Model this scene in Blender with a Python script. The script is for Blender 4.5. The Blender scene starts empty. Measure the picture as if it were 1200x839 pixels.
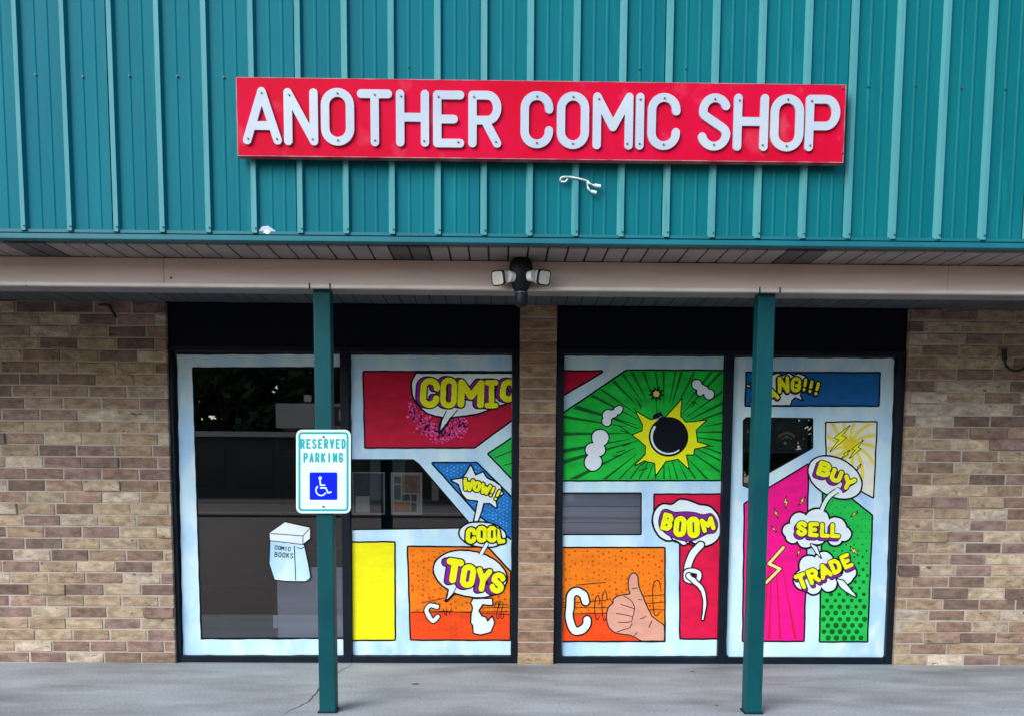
import bpy, math, random
import numpy as np
from mathutils import Vector, Matrix, noise as mnoise
from mathutils.geometry import tessellate_polygon

random.seed(7)
SC = bpy.context.scene
COL = SC.collection
R = math.radians

# ------------------------------------------------------------------ camera
# x runs along the shop front, y into the shop (brick face at y = 0), z up (pavement at z = 0)
FPX, PX, PY = 1050.0, 600.0, 660.0                   # focal length and principal point of the 1200 x 839 photograph
def _d(u, v): return np.array([(u - PX) / FPX, (v - PY) / FPX, 1.0])
_X = _d(71000, 990); _X /= np.linalg.norm(_X)
_D = _d(533, 11600); _D -= _X * (_X @ _D); _D /= np.linalg.norm(_D)
RW = np.stack([_X, np.cross(_X, _D), -_D])
EYE = np.array([0.0, -6.33, 1.3332])
cam = bpy.data.cameras.new('camera')
cam.sensor_width = 36.0
cam.lens = FPX / 1200 * 36.0
cam.shift_y = (PY - 419.5) / 1200
cam.clip_start = 0.05; cam.clip_end = 2000
cam_o = bpy.data.objects.new('camera', cam); COL.objects.link(cam_o)
M = RW @ np.diag([1, -1, -1])
cam_o.matrix_world = Matrix(((*M[0], EYE[0]), (*M[1], EYE[1]), (*M[2], EYE[2]), (0, 0, 0, 1)))
SC.camera = cam_o

def W(u, v, y):
    """point of the vertical plane at depth y that was measured at (u, v) in the photograph"""
    w = RW @ _d(u, v); t = (y - EYE[1]) / w[1]
    return EYE + w * t

# ------------------------------------------------------------------ world, sun, exposure
SUN_EL, SUN_AZ = R(33), R(-140)                       # bright overcast: a wide soft sun, high in front and to the left
wd = bpy.data.worlds.new('World'); SC.world = wd; wd.use_nodes = True
nt = wd.node_tree
sky = nt.nodes.new('ShaderNodeTexSky'); sky.sky_type = 'NISHITA'; sky.sun_disc = False
sky.sun_elevation = SUN_EL; sky.sun_rotation = SUN_AZ
sky.air_density = 1.0; sky.dust_density = 1.0; sky.ozone_density = 1.0
bg = nt.nodes['Background']; bg.inputs[1].default_value = 0.13
nt.links.new(sky.outputs[0], bg.inputs[0])
sl = bpy.data.lights.new('sun', 'SUN'); sl.energy = 1.5; sl.angle = R(42); sl.color = (1.0, 0.975, 0.945)
so = bpy.data.objects.new('sun', sl); COL.objects.link(so)
sv = Vector((math.sin(SUN_AZ) * math.cos(SUN_EL), math.cos(SUN_AZ) * math.cos(SUN_EL), math.sin(SUN_EL)))
so.rotation_euler = sv.to_track_quat('Z', 'Y').to_euler(); so.location = (-8, -10, 14)
vs = SC.view_settings
vs.view_transform = 'Standard'; vs.look = 'None'; vs.gamma = 1.0; vs.exposure = 1.18

# ------------------------------------------------------------------ materials
def mat(name, col, rough=0.6, col2=None, nscale=8, detail=6, amount=1.0, bump=0.0, bscale=60, stretch=(1, 1, 1),
        metallic=0.0, spec=0.5, objcol=False, lo=0.35, hi=0.65, coat=0.0, dirt=None, dscale=3.0, dlo=.55, dhi=.75, speck=0.0, sscale=160):
    m = bpy.data.materials.new(name); m.use_nodes = True
    t = m.node_tree; b = t.nodes['Principled BSDF']
    b.inputs['Roughness'].default_value = rough; b.inputs['Metallic'].default_value = metallic
    b.inputs['Specular IOR Level'].default_value = spec
    b.inputs['Coat Weight'].default_value = coat
    tc = t.nodes.new('ShaderNodeTexCoord')
    geo = t.nodes.new('ShaderNodeNewGeometry')
    mp = t.nodes.new('ShaderNodeMapping'); mp.inputs['Scale'].default_value = stretch
    t.links.new(geo.outputs['Position'], mp.inputs['Vector'])
    if objcol and name.startswith('brick'):
        oi0 = t.nodes.new('ShaderNodeObjectInfo'); ad = t.nodes.new('ShaderNodeVectorMath'); ad.operation = 'MULTIPLY_ADD'
        t.links.new(oi0.outputs['Random'], ad.inputs[0]); ad.inputs[1].default_value = (37, 23, 51); t.links.new(geo.outputs['Position'], ad.inputs[2])
        t.links.new(ad.outputs[0], mp.inputs['Vector'])
    def noise(scale, det=detail):
        n = t.nodes.new('ShaderNodeTexNoise'); n.inputs['Scale'].default_value = scale; n.inputs['Detail'].default_value = det
        t.links.new(mp.outputs[0], n.inputs['Vector']); return n
    def ramp(src, a, c):
        r = t.nodes.new('ShaderNodeMapRange'); r.inputs[1].default_value = a; r.inputs[2].default_value = c
        t.links.new(src, r.inputs[0]); return r.outputs[0]
    def mix(fac, a, c, mode='MIX'):
        x = t.nodes.new('ShaderNodeMix'); x.data_type = 'RGBA'; x.blend_type = mode
        if isinstance(fac, float): x.inputs[0].default_value = fac
        else: t.links.new(fac, x.inputs[0])
        for s, q in ((6, a), (7, c)):
            if isinstance(q, tuple): x.inputs[s].default_value = (*q[:3], 1)
            else: t.links.new(q, x.inputs[s])
        return x.outputs[2]
    out = None
    if col2 is not None:
        out = mix(ramp(noise(nscale).outputs['Fac'], lo, hi), col, col2)
    if objcol:
        oi = t.nodes.new('ShaderNodeObjectInfo')
        out = mix(1.0, oi.outputs['Color'], out if out else col, 'MULTIPLY')
    if dirt is not None:
        out = mix(ramp(noise(dscale, 8).outputs['Fac'], dlo, dhi), out if out else col, dirt)
    if speck:
        lo_c = tuple([1 - speck] * 3); hi_c = tuple([1 + speck * .6] * 3)
        out = mix(1.0, out if out else col, mix(ramp(noise(sscale, 3).outputs['Fac'], .3, .7), lo_c, hi_c), 'MULTIPLY')
    if out is None: b.inputs['Base Color'].default_value = (*col, 1)
    else: t.links.new(out, b.inputs['Base Color'])
    if bump:
        bp = t.nodes.new('ShaderNodeBump'); bp.inputs['Strength'].default_value = bump; bp.inputs['Distance'].default_value = 0.01
        t.links.new(noise(bscale).outputs['Fac'], bp.inputs['Height']); t.links.new(bp.outputs[0], b.inputs['Normal'])
    return m

def paint(name, col, var=0.14, **k):
    """brushed window paint: two close tones of the same pigment"""
    a = tuple(min(1, c * (1 + var)) for c in col); c2 = tuple(c * (1 - var) for c in col)
    k.setdefault('rough', 0.6); k.setdefault('spec', .2)
    return mat(name, a, k.pop('rough'), c2, nscale=9, stretch=(1, 1, 2.2), lo=.3, hi=.7, **k)

MT = {}
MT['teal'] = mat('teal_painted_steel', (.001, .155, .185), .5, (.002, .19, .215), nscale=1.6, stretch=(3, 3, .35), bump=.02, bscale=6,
                 dirt=(.008, .20, .225), dscale=5, dlo=.6, dhi=.9, lo=.3, hi=.7, spec=.08, objcol=True)
MT['teal_lit'] = mat('teal_lit_rib', (.05, .245, .275), .6, (.08, .29, .31), nscale=2.2, stretch=(3, 3, .3), dirt=(.02, .21, .25), dscale=9, dlo=.55, dhi=.8, spec=.3)  # light caught on rib crests and left faces, put into a paler teal
MT['teal_trim'] = mat('teal_trim', (.002, .12, .16), .45, (.003, .15, .19), nscale=3, spec=.3)
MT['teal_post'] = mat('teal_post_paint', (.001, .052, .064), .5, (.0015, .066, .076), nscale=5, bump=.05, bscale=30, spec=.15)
MT['screw'] = mat('screw_steel', (.05, .09, .10), .5, metallic=.3)
MT['steel'] = mat('screw_zinc', (.16, .17, .18), .4, metallic=.7)
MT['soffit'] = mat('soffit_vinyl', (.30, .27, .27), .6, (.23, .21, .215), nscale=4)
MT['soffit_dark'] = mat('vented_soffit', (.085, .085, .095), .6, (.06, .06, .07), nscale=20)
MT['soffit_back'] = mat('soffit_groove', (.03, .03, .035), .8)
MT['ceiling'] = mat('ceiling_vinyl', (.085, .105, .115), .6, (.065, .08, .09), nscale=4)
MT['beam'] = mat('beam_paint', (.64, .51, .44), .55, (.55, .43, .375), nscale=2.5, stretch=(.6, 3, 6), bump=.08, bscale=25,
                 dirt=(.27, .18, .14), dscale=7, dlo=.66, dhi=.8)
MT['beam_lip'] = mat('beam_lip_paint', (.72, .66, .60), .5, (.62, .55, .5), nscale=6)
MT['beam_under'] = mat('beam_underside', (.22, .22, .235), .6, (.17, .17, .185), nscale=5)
MT['brick'] = mat('brick_clay', (1.16, 1.13, 1.10), .85, (.66, .62, .60), nscale=18, detail=10, objcol=True, bump=.6, bscale=75, stretch=(.7, 1, 1.4),
                  dirt=(.11, .08, .07), dscale=22, dlo=.63, dhi=.74, spec=.2, speck=.22, sscale=140)
MT['mortar'] = mat('mortar', (.47, .42, .355), .9, (.36, .32, .27), nscale=10, bump=.4, bscale=120, spec=.2)
MT['concrete'] = mat('concrete', (.39, .43, .455), .75, (.285, .31, .325), nscale=2.6, detail=15, bump=.3, bscale=55, stretch=(.6, 1.6, 1),
                     dirt=(.185, .19, .195), dscale=1.5, dlo=.5, dhi=.74, speck=.30, sscale=90)
MT['crack'] = mat('crack_shadow', (.035, .033, .03), .95)
MT['asphalt'] = mat('asphalt', (.15, .098, .064), .85, (.10, .068, .046), nscale=5, bump=.4, bscale=150)
MT['road'] = mat('road_asphalt', (.15, .115, .09), .85, (.12, .095, .075), nscale=1)
MT['grass'] = mat('grass', (.06, .09, .03), .9, (.09, .10, .04), nscale=.8)
MT['line_yellow'] = mat('yellow_road_paint', (.72, .42, .03), .7)
MT['line_white'] = mat('white_road_paint', (.7, .7, .66), .7, (.45, .45, .42), nscale=5)
MT['frame'] = mat('dark_anodised_frame', (.003, .007, .013), .4, (.006, .011, .020), nscale=6, spec=.2)
MT['header'] = mat('header_panel', (.0022, .0035, .011), .6, (.003, .0045, .013), nscale=2, spec=.12)
MT['board_red'] = mat('red_sign_paint', (.50, .0015, .020), .55, (.57, .003, .042), nscale=3.2, detail=9, lo=.35, hi=.7, bump=.03, bscale=15,
                      dirt=(.66, .10, .15), dscale=5.5, dlo=.58, dhi=.95, spec=.06)
MT['board_edge'] = mat('sign_edge', (.42, .02, .045), .5, (.55, .2, .2), nscale=12)
MT['letter_white'] = mat('brushed_letter', (.46, .525, .57), .45, (.38, .455, .55), nscale=3, spec=.4)
MT['black_plastic'] = mat('black_plastic', (.004, .006, .011), .5, (.006, .009, .015), nscale=10, spec=.25)
MT['lens'] = mat('led_lens', (.62, .60, .52), .25, (.5, .5, .46), nscale=70)
MT['lamp_white'] = mat('white_housing', (.72, .72, .70), .4)
MT['cable_white'] = mat('white_cable', (.72, .74, .70), .5)
MT['cable_black'] = mat('black_cable', (.012, .011, .011), .6)
MT['plate'] = mat('reflective_plate', (.66, .86, .83), .4, (.60, .80, .78), nscale=10)
MT['plate_teal'] = mat('sign_teal_ink', (.02, .36, .38), .5, spec=.15)
MT['plate_blue'] = mat('sign_blue_ink', (.001, .012, .72), .5, spec=.1)
MT['back'] = mat('sign_back', (.4, .41, .42), .4, metallic=.8)
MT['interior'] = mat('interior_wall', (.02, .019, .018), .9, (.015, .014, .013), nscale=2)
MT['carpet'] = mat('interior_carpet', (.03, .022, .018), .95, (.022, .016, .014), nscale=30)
MT['grey_board'] = mat('grey_board', (.66, .68, .74), .6, (.54, .55, .60), nscale=3, stretch=(.4, 1, 4))
MT['poster_black'] = mat('poster_black', (.008, .009, .014), .5)
MT['poster_frame'] = mat('poster_frame', (.55, .53, .50), .5)
MT['poster_brown'] = mat('poster_brown', (.24, .12, .06), .6, (.34, .20, .10), nscale=30)
MT['poster_slate'] = mat('poster_slate', (.06, .07, .085), .6, (.03, .035, .045), nscale=14)
MT['poster_cream'] = mat('poster_cream', (.55, .50, .42), .6, (.45, .40, .34), nscale=9)
MT['poster_orange'] = mat('poster_orange', (.5, .22, .06), .6)
MT['roof'] = mat('roof_membrane', (.3, .3, .3), .9, (.22, .22, .22), nscale=1)
MT['shell'] = mat('rear_block', (.32, .27, .22), .9, (.26, .22, .18), nscale=1)
MT['station'] = mat('station_beige', (.74, .62, .48), .6, (.68, .56, .44), nscale=.5)
MT['station_brown'] = mat('station_brown', (.16, .055, .03), .6)
MT['station_wall'] = mat('station_wall', (.10, .085, .075), .8, (.08, .07, .06), nscale=.5)
MT['station_glass'] = mat('station_glass', (.015, .016, .018), .2)
MT['bark'] = mat('bark', (.07, .05, .035), .9, (.045, .03, .022), nscale=8)
MT['leaf'] = mat('leaf', (.028, .055, .014), .7, (.045, .075, .02), nscale=.9)
MT['dead_leaf'] = mat('dead_leaf', (.08, .045, .02), .8, (.05, .03, .015), nscale=60)
# window paints
MT['p_white'] = mat('paint_white', (.62, .86, .90), .6, (.36, .60, .86), nscale=2.0, detail=8, stretch=(1.6, 1, .8), lo=.35, hi=.68, dirt=(.76, .86, .86), dscale=6, dlo=.5, dhi=.8, spec=.2)
MT['p_bubble'] = paint('paint_bubble_white', (.74, .84, .88), .05)
MT['p_black'] = mat('paint_black', (.005, .006, .012), .7, spec=.12)
MT['p_yellow'] = paint('paint_yellow', (.86, .88, .006), .06)
MT['p_lemon'] = paint('paint_lemon', (.84, .80, .004), .08)
MT['p_purple'] = paint('paint_purple', (.22, .012, .30))
MT['p_red'] = paint('paint_red', (.48, .004, .035), .15)
MT['p_crimson'] = paint('paint_crimson', (.66, .006, .055), .12)
MT['p_pink'] = paint('paint_pink', (.95, .10, .42), .15)
MT['p_magenta'] = paint('paint_magenta', (.86, .004, .25), .12)
MT['p_green'] = paint('paint_green', (.006, .52, .045), .22)
MT['p_green_dark'] = paint('paint_dark_green', (.002, .11, .014), .2)
MT['p_mint'] = paint('paint_mid_green', (.015, .50, .075), .12)
MT['p_blue'] = paint('paint_blue', (.006, .17, .52), .16)
MT['p_blue_deep'] = paint('paint_deep_blue', (.004, .115, .36), .12)
MT['p_sky'] = paint('paint_sky_dots', (.16, .42, .78), .1)
MT['p_orange'] = paint('paint_orange', (.84, .20, .006), .12)
MT['p_orange_red'] = paint('paint_orange_red', (.84, .065, .006), .14)
MT['p_rust'] = paint('paint_rust', (.62, .075, .004), .14)
MT['p_skin'] = paint('paint_skin', (.66, .33, .24), .08)
MT['p_cream'] = paint('paint_cream', (.80, .80, .66), .08)
MT['p_gold'] = paint('paint_gold', (.78, .62, .02), .1)
MT['p_straw'] = paint('paint_straw', (.80, .70, .09), .08)
MT['p_gilt'] = paint('paint_bolt_yellow', (.85, .70, .10), .1)

gl = bpy.data.materials.new('window_glass'); gl.use_nodes = True
t = gl.node_tree; t.nodes.remove(t.nodes['Principled BSDF'])
tr = t.nodes.new('ShaderNodeBsdfTransparent'); tr.inputs[0].default_value = (.93, .94, .95, 1)
gs = t.nodes.new('ShaderNodeBsdfGlossy'); gs.inputs['Roughness'].default_value = 0.004; gs.inputs[0].default_value = (.95, .97, 1, 1)
fr = t.nodes.new('ShaderNodeFresnel'); fr.inputs[0].default_value = 1.85
mx = t.nodes.new('ShaderNodeMixShader')
t.links.new(fr.outputs[0], mx.inputs[0]); t.links.new(tr.outputs[0], mx.inputs[1]); t.links.new(gs.outputs[0], mx.inputs[2])
t.links.new(mx.outputs[0], t.nodes['Material Output'].inputs[0])
MT['glass'] = gl

# ------------------------------------------------------------------ object helpers
def link(name, me, m=None, parent=None):
    o = bpy.data.objects.new(name, me); COL.objects.link(o)
    if m and not me.materials: me.materials.append(MT[m])
    if parent: o.parent = parent
    return o
def mesh(name, vs_, fs, smooth=False):
    me = bpy.data.meshes.new(name); me.from_pydata([tuple(map(float, v)) for v in vs_], [], fs); me.update()
    if smooth: me.polygons.foreach_set('use_smooth', [True] * len(me.polygons))
    return me
def tag(o, label=None, cat=None, group=None, kind=None):
    if label: o['label'] = label
    if cat: o['category'] = cat
    if group: o['group'] = group
    if kind: o['kind'] = kind
    return o
def thing(name, loc, label, cat, group=None):
    o = bpy.data.objects.new(name, None); COL.objects.link(o); o.location = loc; o.empty_display_size = .1
    return tag(o, label, cat, group)
class MB:
    """collects shapes in world coordinates; build() makes one mesh, relative to its parent thing"""
    def __init__(s): s.v = []; s.f = []; s.sm = []
    def add(s, vs_, fs, smooth=False):
        n = len(s.v); s.v += [tuple(map(float, v)) for v in vs_]; s.f += [tuple(i + n for i in f) for f in fs]; s.sm += [smooth] * len(fs); return s
    def box(s, x0, x1, y0, y1, z0, z1, c=0.0):
        if c <= 0:
            v = [(x, y, z) for x in (x0, x1) for y in (y0, y1) for z in (z0, z1)]
            return s.add(v, [(0, 1, 3, 2), (4, 6, 7, 5), (0, 4, 5, 1), (2, 3, 7, 6), (0, 2, 6, 4), (1, 5, 7, 3)])
        import bmesh
        b = bmesh.new(); r = bmesh.ops.create_cube(b, size=1)
        for q in b.verts: q.co = Vector(((x0 + x1) / 2 + q.co.x * (x1 - x0), (y0 + y1) / 2 + q.co.y * (y1 - y0), (z0 + z1) / 2 + q.co.z * (z1 - z0)))
        bmesh.ops.bevel(b, geom=list(b.edges), offset=c, segments=2, affect='EDGES', profile=.7)
        b.verts.index_update(); vs_ = [q.co[:] for q in b.verts]; fs = [tuple(q.index for q in f.verts) for f in b.faces]; b.free()
        return s.add(vs_, fs)
    def tube(s, pts, rad, n=8, cap=True):
        P = [Vector(p) for p in pts]; rr = rad if isinstance(rad, (list, tuple)) else [rad] * len(P)
        rings = []; up = Vector((0, 0, 1))
        for i, p in enumerate(P):
            d = (P[min(i + 1, len(P) - 1)] - P[max(i - 1, 0)]).normalized()
            a = d.cross(up if abs(d.dot(up)) < .95 else Vector((1, 0, 0))).normalized(); b = d.cross(a)
            rings.append([p + (a * math.cos(2 * math.pi * k / n) + b * math.sin(2 * math.pi * k / n)) * rr[i] for k in range(n)])
        v = [q for r in rings for q in r]; f = []
        for i in range(len(P) - 1):
            for k in range(n): f.append((i * n + k, i * n + (k + 1) % n, (i + 1) * n + (k + 1) % n, (i + 1) * n + k))
        s.add(v, f, True)
        if cap: s.add(rings[0], [tuple(range(n))[::-1]]); s.add(rings[-1], [tuple(range(n))])
        return s
    def sheet(s, tris_v, tris): return s.add(tris_v, tris)
    def build(s, name, m, parent=None):
        off = Vector(parent_loc(parent)) if parent else Vector((0, 0, 0))
        me = mesh(name, [(v[0] - off.x, v[1] - off.y, v[2] - off.z) for v in s.v], s.f)
        me.polygons.foreach_set('use_smooth', s.sm)
        return link(name, me, m, parent)
def parent_loc(p):
    l = Vector((0, 0, 0))
    while p: l += p.location; p = p.parent
    return l
def struct(name, mb, m, parent=None):
    o = mb.build(name, m, parent)
    if not parent: o['kind'] = 'structure'
    return o

# ------------------------------------------------------------------ flat shapes: signed distance fields traced to polygons
def arc(cx, cy, rx, ry, a0, a1, n=14):
    return [(cx + rx * math.cos(R(a0 + (a1 - a0) * k / n)), cy + ry * math.sin(R(a0 + (a1 - a0) * k / n))) for k in range(n + 1)]
def smooth(pts, closed=True, n=6):
    P = [np.array(p, float) for p in pts]; N = len(P); out = []
    for i in range(N if closed else N - 1):
        g = lambda k: P[k % N] if closed else P[min(max(k, 0), N - 1)]
        a, b, c, d = g(i - 1), g(i), g(i + 1), g(i + 2)
        for k in range(n):
            t_ = k / n
            out.append(tuple(.5 * (2 * b + (c - a) * t_ + (2 * a - 5 * b + 4 * c - d) * t_ ** 2 + (3 * b - a - 3 * c + d) * t_ ** 3)))
    if not closed: out.append(tuple(P[-1]))
    return out
def segd(X, Y, a, b):
    ax, ay = a; bx, by = b; dx, dy = bx - ax, by - ay; L = dx * dx + dy * dy
    t_ = np.clip(((X - ax) * dx + (Y - ay) * dy) / L, 0, 1) if L > 1e-12 else 0
    return np.hypot(X - ax - t_ * dx, Y - ay - t_ * dy)
class S:
    """a shape: fn(X, Y) -> distance (negative inside), with a bounding box"""
    def __init__(s, fn, bb): s.fn = fn; s.bb = bb
    def __or__(s, o): return S(lambda X, Y: np.minimum(s.fn(X, Y), o.fn(X, Y)), (min(s.bb[0], o.bb[0]), min(s.bb[1], o.bb[1]), max(s.bb[2], o.bb[2]), max(s.bb[3], o.bb[3])))
    def __and__(s, o): return S(lambda X, Y: np.maximum(s.fn(X, Y), o.fn(X, Y)), (max(s.bb[0], o.bb[0]), max(s.bb[1], o.bb[1]), min(s.bb[2], o.bb[2]), min(s.bb[3], o.bb[3])))
    def __sub__(s, o): return S(lambda X, Y: np.maximum(s.fn(X, Y), -o.fn(X, Y)), s.bb)
    def grow(s, r): return S(lambda X, Y: s.fn(X, Y) - r, (s.bb[0] - r, s.bb[1] - r, s.bb[2] + r, s.bb[3] + r))
    def shift(s, dx, dy): return S(lambda X, Y: s.fn(X - dx, Y - dy), (s.bb[0] + dx, s.bb[1] + dy, s.bb[2] + dx, s.bb[3] + dy))
    def sweep(s, dx, dy, n=5):
        o = s
        for k in range(1, n + 1): o = o | s.shift(dx * k / n, dy * k / n)
        return o
    def wobble(s, amp, sc, seed=0):
        """a hand painted, not quite straight edge"""
        def fn(X, Y):
            q = np.sin(X * sc + seed) * np.cos(Y * sc * 1.3 + seed * 2.1) + .6 * np.sin(X * sc * 2.7 + Y * sc * 2.1 + seed)
            return s.fn(X, Y) + amp * q
        a = amp * 1.6; return S(fn, (s.bb[0] - a, s.bb[1] - a, s.bb[2] + a, s.bb[3] + a))
def poly(pts):
    P = [tuple(map(float, p)) for p in pts]
    def fn(X, Y):
        d = np.full(X.shape, 1e9); ins = np.zeros(X.shape, bool)
        for i in range(len(P)):
            a, b = P[i], P[(i + 1) % len(P)]
            d = np.minimum(d, segd(X, Y, a, b))
            if a[1] != b[1]:
                c = (a[1] > Y) != (b[1] > Y)
                ins ^= c & (X < (b[0] - a[0]) * (Y - a[1]) / (b[1] - a[1]) + a[0])
        return np.where(ins, -d, d)
    xs = [p[0] for p in P]; ys = [p[1] for p in P]
    return S(fn, (min(xs), min(ys), max(xs), max(ys)))
def blob(pts): return poly(smooth(pts))
def stroke(lines, w, taper=None):
    L = lines if isinstance(lines[0], list) else [lines]
    def fn(X, Y):
        d = np.full(X.shape, 1e9)
        for l in L:
            n = len(l) - 1
            for i in range(n):
                r = w / 2 if not taper else w / 2 * (1 - taper * (i + .5) / n)
                d = np.minimum(d, segd(X, Y, l[i], l[i + 1]) - r)
        return d
    xs = [p[0] for l in L for p in l]; ys = [p[1] for l in L for p in l]; h = w / 2
    return S(fn, (min(xs) - h, min(ys) - h, max(xs) + h, max(ys) + h))
def disc(x, y, r): return S(lambda X, Y: np.hypot(X - x, Y - y) - r, (x - r, y - r, x + r, y + r))
def discs(l):
    o = disc(*l[0])
    for q in l[1:]: o = o | disc(*q)
    return o
def ellipse(cx, cy, rx, ry, rot=0, n=40):
    c, s_ = math.cos(R(rot)), math.sin(R(rot))
    return poly([(cx + rx * math.cos(a) * c - ry * math.sin(a) * s_, cy + rx * math.cos(a) * s_ + ry * math.sin(a) * c) for a in (2 * math.pi * k / n for k in range(n))])
def rrect(x0, y0, x1, y1, r):
    def fn(X, Y):
        qx = np.abs(X - (x0 + x1) / 2) - (x1 - x0) / 2 + r; qy = np.abs(Y - (y0 + y1) / 2) - (y1 - y0) / 2 + r
        return np.hypot(np.maximum(qx, 0), np.maximum(qy, 0)) + np.minimum(np.maximum(qx, qy), 0) - r
    return S(fn, (x0, y0, x1, y1))

def simplify(P, tol):
    n = len(P)
    if n < 8: return P
    P = np.array(P); keep = np.zeros(n, bool)
    k = int(np.argmax(np.hypot(*(P - P[0]).T)))
    def rec(i, j):
        keep[i % n] = keep[j % n] = True
        if j - i < 2: return
        idx = np.arange(i + 1, j) % n; a, b = P[i % n], P[j % n]; d = b - a; L = math.hypot(*d)
        q = P[idx] - a
        dist = np.abs(q[:, 0] * d[1] - q[:, 1] * d[0]) / L if L > 1e-9 else np.hypot(q[:, 0], q[:, 1])
        m = int(np.argmax(dist))
        if dist[m] > tol: rec(i, i + 1 + m); rec(i + 1 + m, j)
    rec(0, k); rec(k, n)
    return P[keep]
def contours(sh, res, tol):
    x0, y0, x1, y1 = sh.bb; pad = res * 2.03
    xs = np.arange(x0 - pad, x1 + pad + res, res); ys = np.arange(y0 - pad, y1 + pad + res, res)
    if len(xs) < 4 or len(ys) < 4: return []
    X, Y = np.meshgrid(xs, ys); F = sh.fn(X, Y) + 1e-7
    F[0, :] = F[-1, :] = 1; F[:, 0] = F[:, -1] = 1
    I = F < 0
    code = I[:-1, :-1] * 1 + I[:-1, 1:] * 2 + I[1:, 1:] * 4 + I[1:, :-1] * 8
    nxt = {}; pos = {}
    def ept(e):
        if e not in pos:
            k, j, i = e
            if k == 0: a, b = F[j, i], F[j, i + 1]; s_ = a / (a - b); pos[e] = (xs[i] + s_ * res, ys[j])
            else: a, b = F[j, i], F[j + 1, i]; s_ = a / (a - b); pos[e] = (xs[i], ys[j] + s_ * res)
        return e
    TB = {1: ((3, 0),), 2: ((0, 1),), 3: ((3, 1),), 4: ((1, 2),), 5: ((3, 0), (1, 2)), 6: ((0, 2),), 7: ((3, 2),), 8: ((2, 3),), 9: ((2, 0),),
          10: ((0, 1), (2, 3)), 11: ((2, 1),), 12: ((1, 3),), 13: ((1, 0),), 14: ((0, 3),)}
    for j, i in zip(*np.nonzero((code > 0) & (code < 15))):
        E_ = ((0, j, i), (1, j, i + 1), (0, j + 1, i), (1, j, i))
        for a, b in TB[int(code[j, i])]: nxt[ept(E_[a])] = ept(E_[b])
    loops = []
    while nxt:
        s0, cur = nxt.popitem(); l = [pos[s0]]
        while cur != s0 and cur in nxt: l.append(pos[cur]); cur = nxt.pop(cur)
        if len(l) > 5:
            l = simplify(l, tol)
            if len(l) >= 3: loops.append([tuple(p) for p in l])
    return loops
def area(l): return sum(l[i - 1][0] * l[i][1] - l[i][0] * l[i - 1][1] for i in range(len(l))) / 2
def inside(p, l):
    c = False
    for i in range(len(l)):
        a, b = l[i - 1], l[i]
        if (a[1] > p[1]) != (b[1] > p[1]) and p[0] < (b[0] - a[0]) * (p[1] - a[1]) / (b[1] - a[1]) + a[0]: c = not c
    return c
def flat(mb, sh, to3, res=.5, tol=.09, thick=0.0):
    """fill a shape; to3(x, y, depth) places it; thick gives it a rim and a back"""
    loops = contours(sh, res, tol)
    outer = [l for l in loops if sum(inside(l[0], k) for k in loops if k is not l) % 2 == 0]
    for o in outer:
        holes = [l for l in loops if l not in outer and inside(l[0], o)]
        grp = [o] + holes; v2 = [p for l in grp for p in l]
        tri = tessellate_polygon([[Vector((p[0], p[1], 0)) for p in l] for l in grp])
        tri = [tuple(t_) for t_ in tri if len(set(t_)) == 3]
        fixed = []
        for a, b, c in tri:
            ar = (v2[b][0] - v2[a][0]) * (v2[c][1] - v2[a][1]) - (v2[c][0] - v2[a][0]) * (v2[b][1] - v2[a][1])
            fixed.append((a, b, c) if ar < 0 else (c, b, a))
        mb.add([to3(p[0], p[1], 0) for p in v2], fixed)
        if thick:
            mb.add([to3(p[0], p[1], thick) for p in v2], [f[::-1] for f in fixed]); k = 0
            for l in grp:
                n = len(l)
                mb.add([to3(p[0], p[1], 0) for p in l] + [to3(p[0], p[1], thick) for p in l], [(i, (i + 1) % n, n + (i + 1) % n, n + i) for i in range(n)])
    return mb

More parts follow.
